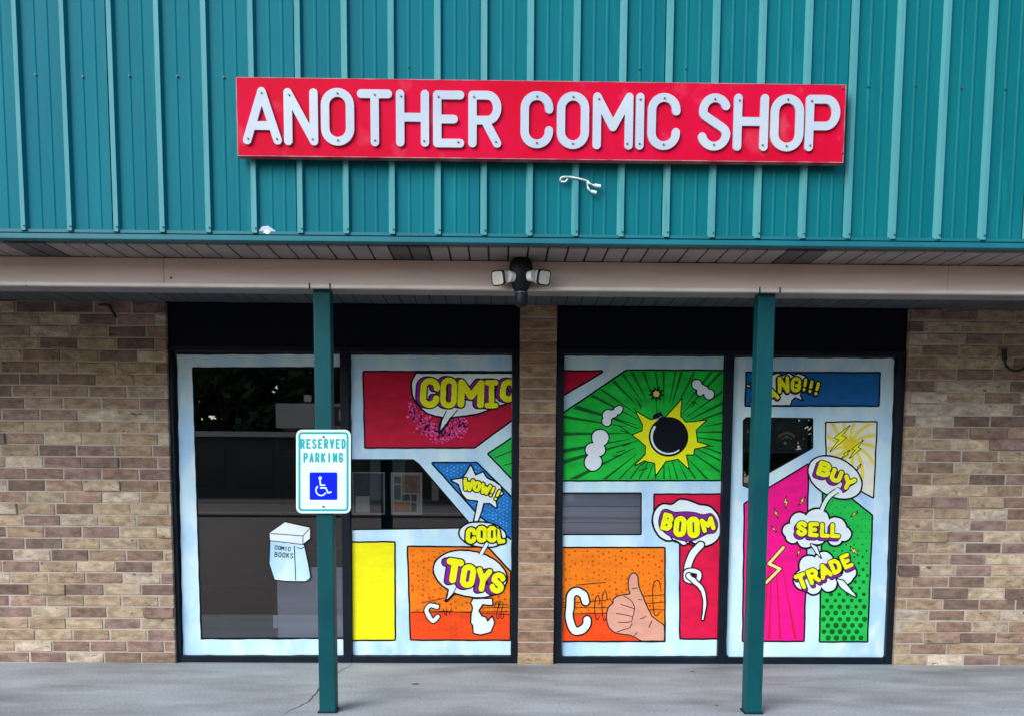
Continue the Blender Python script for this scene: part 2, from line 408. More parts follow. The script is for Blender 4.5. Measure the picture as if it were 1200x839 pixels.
# stroke letters in a unit box, y down; q = half width / height keeps the round ends round
def glyph(ch, q):
    q = min(q, .3); a = arc
    top = a(.5, q, .5, q, 0, -180); bot = a(.5, 1 - q, .5, q, 180, 0)
    G = {
        'A': [[(0, 1), (.5, 0), (1, 1)], [(.2, .70), (.8, .70)]],
        'B': [[(0, .48), (0, 0), (.55, 0)] + a(.55, .24, .38, .24, -90, 90) + [(0, .48), (.55, .48)] + a(.55, .74, .45, .26, -90, 90) + [(0, 1), (0, .48)]],
        'C': [[(1, .28)] + top + bot + [(1, .72)]],
        'D': [[(0, 0), (.45, 0)] + a(.45, .5, .55, .5, -90, 90) + [(0, 1), (0, 0)]],
        'E': [[(1, 0), (0, 0), (0, 1), (1, 1)], [(0, .5), (.72, .5)]],
        'G': [[(1, .25)] + top + bot + [(1, .55), (.6, .55)]],
        'H': [[(0, 0), (0, 1)], [(1, 0), (1, 1)], [(0, .48), (1, .48)]],
        'I': [[(.5, 0), (.5, 1)]],
        'J': [[(0, 0), (1, 0)], [(.5, 0), (.5, 1)], [(0, 1), (1, 1)]],          # an I with serifs
        'K': [[(0, 0), (0, 1)], [(1, 0), (0, .6)], [(.35, .4), (1, 1)]],
        'L': [[(0, 0), (0, 1), (1, 1)]],
        'M': [[(0, 1), (0, 0), (.5, .62), (1, 0), (1, 1)]],
        'N': [[(0, 1), (0, 0), (1, 1), (1, 0)]],
        'O': [top + bot + [top[0]]],
        'P': [[(0, 1), (0, 0), (.6, 0)] + a(.6, .28, .4, .28, -90, 90) + [(0, .56)]],
        'R': [[(0, 1), (0, 0), (.6, 0)] + a(.6, .26, .4, .26, -90, 90) + [(0, .52)], [(.5, .52), (1, 1)]],
        'S': [a(.52, q, .48, q, -22, -180) + smooth([(.04, q), (.1, .36), (.5, .5), (.9, .64), (1, 1 - q)], False) + a(.5, 1 - q, .5, q, 0, 165)],
        'T': [[(0, 0), (1, 0)], [(.5, 0), (.5, 1)]],
        'U': [[(0, 0)] + bot + [(1, 0)]],
        'V': [[(0, 0), (.5, 1), (1, 0)]],
        'W': [[(0, 0), (.25, 1), (.5, .35), (.75, 1), (1, 0)]],
        'Y': [[(0, 0), (.5, .5), (1, 0)], [(.5, .5), (.5, 1)]],
        '!': [[(.5, 0), (.5, .58)], [(.5, 1), (.5, 1.001)]],
    }
    return G[ch]
def letter(ch, cx, cy, w, h, sw, rot=0, shear=0):
    """letter of outer size w x h, stroke sw, turned clockwise by rot degrees (y runs down)"""
    iw, ih = max(w - sw, .01), max(h - sw, .01); c, s_ = math.cos(R(rot)), math.sin(R(rot)); L = []
    for l in glyph(ch, iw / 2 / ih):
        o = []
        for x, y in l:
            X, Y = (x - .5) * iw, (y - .5) * ih; X += shear * Y
            o.append((cx + X * c - Y * s_, cy + X * s_ + Y * c))
        L.append(o)
    return stroke(L, sw)

# ================================================================== SETTING
ZC = 2.515          # ceiling of the covered walk
YF = -1.70          # face of the metal cladding
X0, X1 = -6.6, 7.0  # ends of the building
LW0, LW1 = -2.300, .140      # openings in the brickwork
RW0, RW1 = .397, 2.856

g = MB(); g.box(-400, 400, -420, 60, -.55, -.30); struct('ground', g, 'grass')
g = MB(); g.box(-60, 60, -26, 12, -.296, -.15); struct('parking_lot', g, 'asphalt')
g = MB(); g.box(-200, 200, -43, -28, -.292, -.14); rd = struct('road', g, 'road')
for y in (-30.0, -30.3):
    g = MB(); g.box(-200, 200, y - .11, y + .11, -.139, -.133); g.build('lane_line', 'line_yellow', rd)
g = MB(); g.box(-80, 80, -75, -43.2, -.29, -.12); struct('station_forecourt', g, 'asphalt')
lot = bpy.data.objects['parking_lot']
for i in range(0):
    x = -9 + i * 2.9
    g = MB(); g.box(x - .05, x + .05, -7.6, -2.6, -.149, -.145); g.build('bay_line', 'line_white', lot)

# pavement: three slabs with open joints, kerb, cracks
pv = bpy.data.objects.new('pavement', None); COL.objects.link(pv); pv['kind'] = 'structure'
g = MB(); g.box(X0 - 1, X1 + 1, -2.15, 4.6, -.29, -.012); g.build('bedding', 'concrete', pv)
for a, b in ((X0 - 1, -4.1), (-4.092, 4.4), (4.408, X1 + 1)):
    g = MB(); g.box(a, b, -2.0, .35, -.15, 0, .004); g.build('slab', 'concrete', pv)
    g = MB(); g.box(a, b, -2.16, -2.006, -.28, -.001, .012); g.build('kerb', 'concrete', pv)
def ground_pt(u, v):
    w = RW @ _d(u, v); t_ = -EYE[2] / w[2]; return EYE + w * t_
def crack(pts, w=.005):
    P = []
    for i in range(len(pts) - 1):
        a, b = ground_pt(*pts[i]), ground_pt(*pts[i + 1])
        for k in range(5): P.append(a + (b - a) * k / 5 + np.array([random.uniform(-.008, .008), random.uniform(-.012, .012), 0]))
    P.append(ground_pt(*pts[-1])); vs_ = []; n = len(P)
    for i, p in enumerate(P):
        d = P[min(i + 1, n - 1)] - P[max(i - 1, 0)]; d = d / np.linalg.norm(d); nn = np.array([-d[1], d[0], 0]) * w * random.uniform(.4, 1) * (.3 + .7 * math.sin(math.pi * (i + .5) / n))
        vs_ += [(*(p + nn)[:2], .0025), (*(p - nn)[:2], .0025)]
    g = MB(); g.add(vs_, [(2 * i, 2 * i + 1, 2 * i + 3, 2 * i + 2) for i in range(n - 1)]); g.build('crack', 'crack', pv)
crack([(413, 778), (398, 787), (384, 796), (371, 811), (362, 822), (349, 828), (330, 838)])
crack([(40, 806), (95, 803), (130, 806)], .002)

# ------------------------------------------------------------------ bricks
BR_L, BR_H, CH = .253, .0712, ZC / 31
pal = [((.43, .335, .225), 5), ((.49, .405, .285), 4), ((.36, .265, .18), 4), ((.275, .19, .14), 4), ((.29, .20, .17), 4), ((.21, .15, .12), 2), ((.54, .46, .36), 2.5), ((.38, .265, .20), 3)]
pcol = [c for c, w in pal]; pw = [w for c, w in pal]
def brick_mesh(k):
    rnd = random.Random(100 + k); c = .004
    v = []; 
    for (y, i) in ((.03, 0), (-.0015, 0), (-.0055, c)):
        for sx, sz in ((-1, -1), (1, -1), (1, 1), (-1, 1)):
            v.append((sx * (.5 * BR_L - i) + rnd.uniform(-.0018, .0018), y + rnd.uniform(-.0015, .0015), sz * (.5 * BR_H - i) + rnd.uniform(-.0014, .0014)))
    f = []
    for r in range(2):
        for k_ in range(4): f.append((r * 4 + k_, r * 4 + (k_ + 1) % 4, r * 4 + 4 + (k_ + 1) % 4, r * 4 + 4 + k_))
    f.append((8, 9, 10, 11))
    me = mesh('brick', v, f); me.materials.append(MT['brick']); return me
BM = [brick_mesh(k) for k in range(6)]
def lay_course(x0, x1, off):
    """brick spans of one course between two ends"""
    p = BR_L + .010; x = x0 - (off % p); out = []
    while x < x1 - .01:
        a, b = max(x, x0), min(x + BR_L, x1)
        if b - a > .035: out.append((a, b))
        x += p
    return out
def brick_wall(name, label, x0, x1, near, far, depth, mirror=False, group=None):
    """mortar body, single bricks where they are seen, the far run as one joined part"""
    w = thing(name, ((x0 + x1) / 2, 0, 0), label, 'brick wall' if x1 - x0 > 1 else 'brick pillar', group)
    g = MB(); g.box(x0 + .002, x1 - .002, 0.0, depth, 0, ZC); g.build('mortar', 'mortar', w)
    rest = MB(); n = 0
    for c in range(31):
        z = (c + .5) * CH
        off = (c % 2) * .131 + random.uniform(-.03, .03) + .04 + (.087 if c % 5 == 3 else 0)
        if x1 - x0 < .5: spans = [(x0, x1)]
        else:
            spans = lay_course(x0, x1, off)
            if mirror: spans = [(x0 + x1 - b, x0 + x1 - a) for a, b in spans]
        for a, b in spans:
            if not (near[0] <= (a + b) / 2 <= near[1]):
                rest.box(a, b, -.008, .03, z - BR_H / 2, z + BR_H / 2); continue
            o = link('brick', random.choice(BM), None, w); n += 1
            pr = random.random()
            dy = -random.uniform(.008, .017) if pr < .06 else random.uniform(-.0015, .0025)
            o.location = ((a + b) / 2 - w.location.x, dy, z); o.scale = ((b - a) / BR_L * random.uniform(.985, 1.0), 1, random.uniform(.96, 1.03))
            o.rotation_euler = (random.uniform(-.012, .012), random.uniform(-.004, .004), random.uniform(-.006, .006))
            base = random.choices(pcol, pw)[0]
            if x1 - x0 < .5: base = random.choice([(.40, .27, .175), (.34, .22, .145), (.30, .19, .13), (.36, .24, .17), (.46, .33, .20)])
            k = random.uniform(.86, 1.12); o.color = (base[0] * k, base[1] * k, base[2] * k, 1)
    if rest.v:
        o = rest.build('bricks', 'brick', w); o['kind'] = 'stuff'; o.color = (.36, .25, .16, 1)
    return w
brick_wall('brick_wall', 'tan and brown brick wall left of the shop windows', X0, LW0, (-4.45, LW0), None, .22, True)
brick_wall('brick_wall', 'tan and brown brick wall with a black cable, right of the shop windows', RW1, X1, (RW1, 5.0), None, .22)
brick_wall('brick_pillar', 'narrow one-brick-wide pillar between the two painted shop windows', LW1, RW0, (LW1 - 1, RW0 + 1), None, .22)

# ------------------------------------------------------------------ rear of the building: room, roof
b = thing('shop_building', (0, 2, 0), 'shop block behind the brick front, its dim room seen through the glass', 'building')
g = MB(); g.box(X0, X1, 4.5, 4.7, 0, 4.3); g.build('rear_wall', 'shell', b)
g = MB(); g.box(X0, X0 + .2, .222, 4.498, 0, 4.3); g.build('side_wall', 'shell', b)
g = MB(); g.box(X1 - .2, X1, .222, 4.498, 0, 4.3); g.build('side_wall', 'shell', b)
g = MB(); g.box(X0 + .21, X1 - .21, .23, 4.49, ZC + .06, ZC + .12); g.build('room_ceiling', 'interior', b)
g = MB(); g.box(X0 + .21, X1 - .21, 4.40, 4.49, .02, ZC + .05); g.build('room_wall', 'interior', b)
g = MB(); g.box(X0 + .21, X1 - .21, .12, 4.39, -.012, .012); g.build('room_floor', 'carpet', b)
g = MB(); g.box(X0 - .05, X1 + .05, -1.62, 4.75, 4.31, 4.45); g.build('roof', 'roof', b)
g = MB(); g.box(X0, X1, 0.0, .2, ZC + .13, 4.30); g.build('upper_wall', 'shell', b)

# ------------------------------------------------------------------ metal cladding above the walk
cl = thing('metal_cladding', (0, YF, ZC), 'teal ribbed sheet-metal fascia running above the covered walk', 'cladding')
ra = W(30, 268, YF)[0] + .0; rb = W(1150, 280, YF)[0]
PITCH = (rb - ra) / 21
ZB, ZT = W(600, 277, YF)[2], 4.52
def profile(x0, n):
    pts = []
    for k in range(n):
        x = x0 + k * PITCH
        pts += [(x - .022, 0), (x - .0105, -.022), (x + .0105, -.022), (x + .022, 0)]
        for q in (.36, .64):
            m = x + q * PITCH; pts += [(m - .009, 0), (m - .003, -.003), (m + .003, -.003), (m + .009, 0)]
    pts.append((x0 + n * PITCH - .0265, 0)); return pts
NP = 4
r0 = ra - PITCH * 18.0
npanel = 15
for j in range(npanel):
    xs_ = r0 + j * NP * PITCH
    if xs_ - .03 < X0 - .25 or xs_ + NP * PITCH > X1 + .35: continue
    pr = profile(xs_, NP); lap = .0 if j % 2 else .0012
    vs_ = []; zs = [ZB - random.uniform(0, .003), ZB + .5, ZB + 1.0, ZT]
    for z in zs:
        wv = 0.0
        for (x, y) in pr: vs_.append((x, YF + y - lap + .0022 * mnoise.noise(Vector((x * 1.7, z * .9, 3.1))), z))
    n = len(pr); fs = [(i + r * n, i + 1 + r * n, i + 1 + (r + 1) * n, i + (r + 1) * n) for r in range(len(zs) - 1) for i in range(n - 1)]
    vb = [(v[0], v[1] + .0012, v[2]) for v in vs_[:n]]
    g = MB(); g.add(vs_, fs); g.add(vs_[:n] + vb, [(i + 1, i, n + i, n + i + 1) for i in range(n - 1)])
    # closures in the open rib ends
    for k in range(NP):
        x = xs_ + k * PITCH
        g.add([(x - .024, YF - .001, zs[0] + .004), (x - .013, YF - .019, zs[0] + .004), (x + .013, YF - .019, zs[0] + .004), (x + .024, YF - .001, zs[0] + .004)], [(3, 2, 1, 0)])
    po = g.build('cladding_panel', 'teal', cl); po.data.materials.append(MT['teal_lit'])
    k_ = (xs_ - X0) / (X1 - X0); po.color = (1, .80 - .06 * k_, 1.02 - .44 * k_, 1)  # blue sky cast on the left, greener to the right, put into panel colours
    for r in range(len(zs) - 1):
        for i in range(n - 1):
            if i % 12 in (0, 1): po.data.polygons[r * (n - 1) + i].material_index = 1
g = MB(); g.box(X0, X1, YF + .02, YF + .08, ZC + .01, 4.3); g.build('backing', 'soffit_back', cl)
zb = W(600, 286, YF)[2]
g = MB(); g.box(X0 - .05, X1 + .05, YF - .012, YF + .05, zb, ZB - .004, .003); g.box(X0 - .05, X1 + .05, YF - .012, YF - .0095, ZB - .012, ZB + .008)
g.build('bottom_flashing', 'teal_trim', cl)
g = MB(); g.box(X0 - .06, X1 + .06, YF - .04, YF + .12, 4.525, 4.58, .006); g.build('coping', 'teal_trim', cl)
scm = MB()
scm.tube([(0, .002, 0), (0, -.006, 0)], .0062, 8); scm.tube([(0, -.005, 0), (0, -.009, 0)], .0035, 6)
scr = mesh('screw', scm.v, scm.f); scr.materials.append(MT['screw'])
scw = scr.copy(); scw.materials.clear(); scw.materials.append(MT['steel'])
def screw(p, parent, me=scr, s=1.0):
    o = link('screw', me, None, parent); o.location = Vector(p) - parent_loc(parent); o.scale = (s, 1, s); return o
for k in range(-1, 23):
    x = ra + (k + .37 + random.uniform(-.03, .03)) * PITCH
    if k < 5 or k > 17: screw((x, YF - .001, 3.275 + random.uniform(-.008, .008)), cl)
    elif random.random() < .35: screw((x, YF - .001, 3.34 + random.uniform(-.008, .008)), cl, s=.8)
    screw((ra + k * PITCH + .004, YF - .021, ZB + .02), cl, s=.7)
# chipped patch near the bottom edge
p = lambda u, v, d=0: W(u, v, YF - .006 - d)
g = MB(); flat(g, poly([(302, 272), (307, 266), (314, 265), (323.5, 271.5), (318, 276), (309, 277)]), lambda x, y, d: W(x, y, YF - .010 + d), .4, .05, .006); g.build('torn_patch', 'letter_white', cl)
g = MB(); flat(g, poly([(308, 273), (312, 269), (317, 272), (314, 275)]), lambda x, y, d: W(x, y, YF - .0125), .3, .05); g.build('torn_hole', 'back', cl)

# ------------------------------------------------------------------ soffit and walk ceiling
ZS = 2.489
sf = thing('soffit', (0, -1.5, ZS), 'grey slatted soffit between teal fascia and beige beam', 'soffit')
SPT = .1016
g = MB(); g.box(X0, X1, YF + .052, -1.215, ZS + .012, ZS + .02); g.build('soffit_backing', 'soffit_back', sf)
dark = set()
xa = W(596, 287, YF)[0]
for uc in (20, 478, 925):
    k = round((W(uc, 288, YF)[0] - xa) / SPT); dark |= {k, k - 1} if uc != 925 else {k, k + 1}
for k in range(int((X0 - xa) / SPT) + 1, int((X1 - xa) / SPT)):
    x = xa + k * SPT; dz = random.uniform(-.0012, .0012)
    g = MB(); g.box(x + .005, x + SPT - .005, YF + .051, -1.383, ZS + dz, ZS + .011, .0015)
    g.build('slat', 'soffit_dark' if k in dark else 'soffit', sf)
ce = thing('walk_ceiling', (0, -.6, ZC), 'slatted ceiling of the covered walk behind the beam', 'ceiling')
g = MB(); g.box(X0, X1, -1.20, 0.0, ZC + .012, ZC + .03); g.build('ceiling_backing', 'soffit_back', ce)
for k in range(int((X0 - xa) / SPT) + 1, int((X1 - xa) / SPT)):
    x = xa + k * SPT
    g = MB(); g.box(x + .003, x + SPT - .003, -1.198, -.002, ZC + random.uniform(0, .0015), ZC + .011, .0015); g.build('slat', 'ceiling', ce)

# ------------------------------------------------------------------ beam
bm = thing('porch_beam', (0, -1.3, 2.335), 'long beige painted beam carried by the two teal posts', 'beam')
BY0, BY1, BZ0, BZ1 = -1.38, -1.205, 2.336, 2.487
s1, s2 = W(192, 320, BY0)[0], W(1111, 325, BY0)[0]
for a, b_ in ((X0, s1 - .001), (s1 + .001, s2 - .001), (s2 + .001, X1)):
    dy = random.uniform(-.001, .002)
    g = MB(); g.box(a, b_, BY0 + dy, BY0 + .02, BZ0 + .018, BZ1, .003); g.build('face_board', 'beam', bm)
g = MB(); g.box(X0, X1, BY0 - .012, BY0 + .024, BZ0, BZ0 + .0175, .003); g.build('lip', 'beam_lip', bm)
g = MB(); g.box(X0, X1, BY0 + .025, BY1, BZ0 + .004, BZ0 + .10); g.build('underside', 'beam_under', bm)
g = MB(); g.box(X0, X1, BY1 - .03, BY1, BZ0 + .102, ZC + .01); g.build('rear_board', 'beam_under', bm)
for u, v in ((200.5, 326), (31, 334.5)):
    q = W(u, v, BY0 - .001); screw(q, bm, s=.9)

# ------------------------------------------------------------------ posts
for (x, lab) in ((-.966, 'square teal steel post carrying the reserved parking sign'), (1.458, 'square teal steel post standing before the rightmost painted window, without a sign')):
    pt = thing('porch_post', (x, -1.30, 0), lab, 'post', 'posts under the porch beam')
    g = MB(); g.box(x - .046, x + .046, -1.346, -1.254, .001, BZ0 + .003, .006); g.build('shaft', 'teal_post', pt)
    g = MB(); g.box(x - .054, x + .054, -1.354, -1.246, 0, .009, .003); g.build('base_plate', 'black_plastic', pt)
    for s_ in (-1, 1):
        g = MB(); g.box(x + s_ * .055 - .004, x + s_ * .055 + .004, BY0 - .0145, BY0 - .0125, BZ0 - .006, BZ0 + .024); g.build('strap', 'cable_black', pt)

# ================================================================== SHOP WINDOWS
YG = .060          # outer face of the glass
LAY = .0009        # one coat of paint
def gp(u, v, lay=0): return W(u, v, YG - LAY * (lay + 1))
def painter(pane):
    def put(sh, m, lay, name='painted_shape', res=.5, label=None, clip=None):
        if clip is not None: sh = sh & clip
        g = MB(); flat(g, sh, lambda x, y, d: gp(x, y, lay), res)
        if not g.v: return None
        o = g.build(name, m, pane)
        if label: o['label'] = label
        return o
    return put
def panel(put, sh, m, lay=1, ow=2.0, clip=None, name='comic_panel', label=None, wob=.2, seed=1):
    put(sh.grow(ow).wobble(wob, .12, seed), 'p_black', lay, 'panel_outline', clip=clip)
    return put(sh.wobble(wob, .12, seed), m, lay + 1, name, label=label, clip=clip)
def bubble(put, sh, lay=4, ow=1.7, m='p_bubble', clip=None, name='speech_bubble'):
    put(sh.grow(ow * 1.3).wobble(.2, .2, 2), 'p_black', lay, 'bubble_outline', clip=clip)
    put(sh.wobble(.2, .2, 2), m, lay + 1, name, clip=clip)
def word(put, letters, lay=6, ow=1.3, shadow=None, shadow_m='p_purple', fill='p_yellow', clip=None, res=.4):
    """hand drawn block letters: black rim, purple side, black line, yellow face"""
    L = [letter(*l) for l in letters]; u = L[0]
    for q in L[1:]: u = u | q
    if shadow:
        sw = u.sweep(*shadow)
        put(sw.grow(ow * 1.25), 'p_black', lay, 'lettering_outline', res, clip=clip)
        put(sw.grow(.1), shadow_m, lay + 1, 'lettering_side', res, clip=clip); lay += 1
        put(u.grow(.7), 'p_black', lay + 1, 'lettering_line', res, clip=clip)
    else: put(u.grow(ow * 1.2), 'p_black', lay, 'lettering_outline', res, clip=clip)
    for k, q in enumerate(L): put(q.wobble(.12, .5, k), fill, lay + 2, 'letter', res * .75, clip=clip)
def dots(put, pts, m, lay, name, clip=None):
    """many small round dabs of paint in one part"""
    pane = put.pane; g = MB()
    for x, y, r in pts:
        c = [gp(x + r * math.cos(a), y + r * math.sin(a), lay) for a in (2 * math.pi * k / 10 for k in range(10))]
        g.add(c, [tuple(range(10))])
    o = g.build(name, m, pane); o['kind'] = 'stuff'; return o
def bolt(x, y, h, rot=0, w=.5):
    P = [(.35, -.5), (-.30, .02), (-.02, .04), (-.35, .5), (.30, -.08), (.04, -.10)]
    c, s_ = math.cos(R(rot)), math.sin(R(rot))
    return poly([(x + (px * w * c - py * s_) * h, y + (px * w * s_ + py * c) * h) for px, py in P])

def shop_window(label, x0, x1, mulls, lites):
    w = thing('shop_window', ((x0 + x1) / 2, YG, 0), label, 'shop window', 'painted shop windows')
    zt = W(600, 415, YG)[2]
    yf0, yf1 = YG - .034, YG + .05
    def mem(a, b_, z0, z1, dy=0): 
        g = MB(); g.box(a, b_, yf0 + dy, yf1, z0, z1, .003); g.build('frame_member', 'frame', w)
    edges = [x0 + .004] + [m for q in mulls for m in q] + [x1 - .004]
    jl, jr = lites[0][0], lites[-1][1]
    mem(x0 + .003, jl, .004, zt); mem(jr, x1 - .003, .004, zt)
    for a, b_ in mulls: mem(a, b_, .004, zt)
    g = MB(); g.box(x0 + .003, x1 - .003, yf0 - .002, yf1, zt + .001, zt + .035, .003); g.build('frame_member', 'frame', w)
    g = MB(); g.box(x0 + .003, x1 - .003, yf0 + .012, yf1, zt + .036, ZC - .001); g.build('header_panel', 'header', w)
    panes = []
    for a, b_ in lites:
        mem(a + .001, b_ - .001, .003, W(600, 768, YG)[2], .004)
        g = MB(); g.box(a - .006, b_ + .006, YG, YG + .006, W(600, 769, YG)[2], zt + .004); p_ = g.build('glass_pane', 'glass', w)
        p_.location = (0, 0, 0); panes.append(p_)
    return w, panes
def xg(u, v): return W(u, v, YG)[0]
m1 = ((xg(401.2, 600)), (xg(411, 600)))
m2 = ((xg(844.2, 600)), (xg(854.2, 600)))
wl, (pane1, pane2) = shop_window('painted shop window left of the brick pillar, half clear glass', LW0, LW1, [m1], [(xg(208.5, 600), m1[0]), (m1[1], xg(599.5, 600))])
wr, (pane3, pane4) = shop_window('painted shop window right of the brick pillar, with bomb and thumbs-up panels', RW0, RW1, [m2], [(xg(659, 600), m2[0]), (m2[1], xg(1043, 600))])
def mk(p_):
    f = painter(p_); f.pane = p_; return f

# ---- first pane: white border, clear middle, the bag of comic books
put = mk(pane1)
bd = poly([(207.5, 416), (399.5, 415), (399.5, 429.5), (225, 430), (235, 749), (402.5, 748.5), (402.3, 767), (214.8, 767)])
put((stroke([(399, 430.6), (225, 431), (235.6, 748), (402.5, 747.6)], 2.4)), 'p_black', 0, 'border_line')
put(bd.wobble(.3, .11, 3), 'p_white', 1, 'painted_border')
box = poly([(317, 633), (356, 638), (361, 661), (363.5, 676), (358.5, 680.5), (334, 680), (322, 678.5), (316, 660)])
lid = poly([(316, 624), (334, 611.5), (363.5, 618), (363, 631), (355.5, 637.5), (316.5, 633)])
put((box | lid).grow(1.3), 'p_black', 2, 'bag_outline')
put(box, 'p_white', 3, 'painted_bag'); put(lid, 'p_bubble', 4, 'painted_lid')
put(stroke([[(316.5, 633), (355, 637.5), (363, 631)], [(355, 637), (355, 627.5), (363, 618.5)], [(355, 627.5), (317, 624.5)], [(344.8, 639), (346.5, 679)]], .9), 'p_black', 5, 'bag_line', .35)
put(stroke([(348, 641), (353, 642.5), (358, 639.5)], .9), 'p_black', 5, 'bag_line', .35)
for tx, y, x, st in (('COMIC', 641, 323.5, 3.9), ('BOOKS', 649, 323.5, 4.6)):
    for k, c in enumerate(tx): put(letter(c, x + k * st, y + k * .45, 3.5, 5.2 if y < 645 else 6.2, .85, 4), 'p_black', 5, 'letter', .25)

# ---- second pane
put = mk(pane2)
pane_c = poly([(411.5, 416), (600, 416.5), (598.5, 767), (413.5, 767)])
hole = poly([(405, 539), (484, 539), (490, 543.5), (548, 611), (541, 617.5), (405, 619.5)])
base = pane_c.wobble(.22, .13, 5)
put(base - hole, 'p_white', 0, 'painted_border')
put((hole.grow(1.5) - hole) & pane_c, 'p_black', 1, 'border_line')
red = poly([(426.5, 436), (604, 436.5), (604, 488), (556, 523.5), (428.5, 523.5)])
panel(put, red, 'p_red', 1, clip=pane_c, label='dark red comic panel')
rng = random.Random(3); sp = []
for i in range(420):
    a = rng.random(); x = 479 + a * 68; yb = 470 + 36 * math.sin(min(1, a * 1.25 + .08) * math.pi * .62) - (max(0, a - .72) * 40)
    y = yb + rng.gauss(0, 6.2); 
    if 434 < y < 520: sp.append((x + rng.gauss(0, 2), y, rng.uniform(.5, 1.7)))
dots(put, sp, 'p_pink', 3, 'pink_spatter')
cb = poly([(488, 438)] + smooth([(488, 438), (482.8, 451), (485.5, 466), (492, 475), (501, 483), (514, 487), (528, 488), (545, 486), (560, 483.5), (578, 477), (601, 469)], False) + [(601, 438)])
bubble(put, cb | poly([(524, 480), (535, 478), (526, 491), (515, 506.5), (516.5, 497)]), 4, clip=pane_c)
put(stroke([(536, 480), (527, 491), (515, 506)], 1.2), 'p_black', 6, 'bubble_line', clip=pane_c)
put(stroke([(523, 481), (517.5, 493), (515, 505)], 1.2), 'p_black', 6, 'bubble_line', clip=pane_c)
word(put, [('C', 503.8, 460, 23, 35, 7.4, 4), ('O', 525.8, 460, 19.5, 36, 6.6, 2), ('M', 552, 461, 31, 33, 8.0, 2), ('J', 576, 461.5, 16, 33, 6.4, 0), ('C', 596, 457.5, 20, 27, 7, 8)], 6, shadow=(-4, -.5), clip=pane_c)
# green corner, blue burst
gt = poly([(573, 531.5), (604, 511), (604, 564)])
panel(put, gt, 'p_mint', 1, clip=pane_c)
put(stroke([[(580, 536), (600, 528)], [(590, 545), (600, 542)]], 1.2), 'p_green_dark', 3, 'painted_ray', clip=pane_c)
bl = poly([(507.5, 542.5), (558.5, 542.5), (604, 587.5), (604, 634), (563, 604)])
panel(put, bl, 'p_blue', 1, clip=pane_c)
rng = random.Random(5)
dd = [(x + rng.uniform(-.7, .7), y + rng.uniform(-.7, .7), rng.uniform(.6, 1.0)) for i, x in enumerate(np.arange(508, 600, 4.1)) for y in np.arange(543 + (i % 2) * 2, 632, 4.2)]
inb = bl.fn(np.array([d[0] for d in dd]), np.array([d[1] for d in dd])); xx = [d for d, s_ in zip(dd, inb) if s_ < -1.6 and d[0] < 597.5]
dots(put, xx, 'p_sky', 3, 'painted_dots')
star = poly([(551.5, 545), (557, 557), (566, 553.5), (570, 560), (579, 564.5), (586, 569), (589, 578), (580, 584), (581.5, 594), (574, 588.5), (566.5, 589), (560, 610), (556, 610), (560.5, 586), (547, 584), (541.5, 577.5), (538, 567), (529, 562), (541.5, 560.5), (546, 555)])
bubble(put, star, 4, 1.4, clip=pane_c)
word(put, [('W', 548.8, 567.5, 13.5, 15, 4.2, 10), ('O', 559, 569.5, 9.5, 13, 4, 12), ('W', 569, 572.5, 12.5, 13, 3.8, 16), ('!', 576.8, 575.5, 4, 12, 3, 22), ('!', 583, 579.5, 4, 13, 3, 26)], 6, 1.2, clip=pane_c, res=.35)
bubble(put, ellipse(565.5, 626, 27, 14, 6), 4, 1.5, clip=pane_c)
word(put, [('C', 552, 627, 12.5, 19, 5.2, 4), ('O', 564.5, 625.5, 13, 20, 5.2, 0), ('O', 576.5, 625.5, 12.5, 19.5, 5, 0), ('L', 586.5, 627.5, 9.5, 18, 4.8, -10)], 6, 1.5, clip=pane_c, res=.35)
# yellow and orange
panel(put, poly([(409, 635.5), (461.8, 635.5), (462.3, 748.5), (409, 749.2)]), 'p_lemon', 1, clip=pane_c, label='plain yellow comic panel')
orp = poly([(478.5, 640.5), (564, 641.5), (571.5, 642), (597.5, 669.8), (597.2, 748.8), (482, 748.5)])
panel(put, orp, 'p_orange', 1, clip=pane_c, label='orange comic panel')
put(orp & poly([(470, 717), (520, 715.5), (560, 717.5), (605, 716), (605, 760), (470, 760)]).wobble(.8, .2, 1), 'p_orange_red', 3, 'painted_ground', clip=pane_c)
rng = random.Random(9); od = []
for i, x in enumerate(np.arange(483, 596, 6.4)):
    for y in np.arange(645 + (i % 2) * 3.4, 747, 6.6): od.append((x + rng.uniform(-1.2, 1.2), y + rng.uniform(-1.2, 1.2), rng.uniform(.6, 1.7)))
inb = orp.fn(np.array([d[0] for d in od]), np.array([d[1] for d in od]))
dots(put, [d for d, s_ in zip(od, inb) if s_ < -2.5], 'p_rust', 4, 'painted_dots')
put(stroke([[(482, 717), (597, 716)], [(500, 715), (597, 719.5)], [(555, 712), (597, 711)], [(496, 705.5), (520, 700.5)], [(580, 707), (596, 708.5)]], .75), 'p_black', 5, 'sketch_line', .3, clip=pane_c)
for cx in (582.5, 587.5): put(stroke(smooth([(cx - 3, 711), (cx - 1, 704.5), (cx + 1.8, 707), (cx, 716), (cx - .6, 723), (cx + 2, 724), (cx + 2.4, 718)], False), .8), 'p_black', 5, 'sketch_line', .3, clip=pane_c)
put(stroke([[(519, 713), (521.5, 720)], [(523.5, 713), (523, 721)], [(520, 716.5), (526, 715.5)], [(529, 712), (526.5, 719)]], .8), 'p_black', 5, 'sketch_line', .3)
bubble(put, stroke(smooth([(512, 710.5), (504, 709), (499.8, 715), (503.5, 723), (507.5, 727), (513, 722)], False), 4.6), 5, 1.1)
bubble(put, poly([(554.4, 701.5), (576.5, 701), (577, 708.5), (566, 707.6), (560.8, 715), (563.7, 721.4), (569, 723), (571.4, 728), (577, 721.4), (579, 729), (575, 740), (563, 743), (555, 741), (554.4, 732), (552, 729), (552.4, 720), (554.4, 712), (552.2, 706)]).grow(-.3), 5, 1.3)
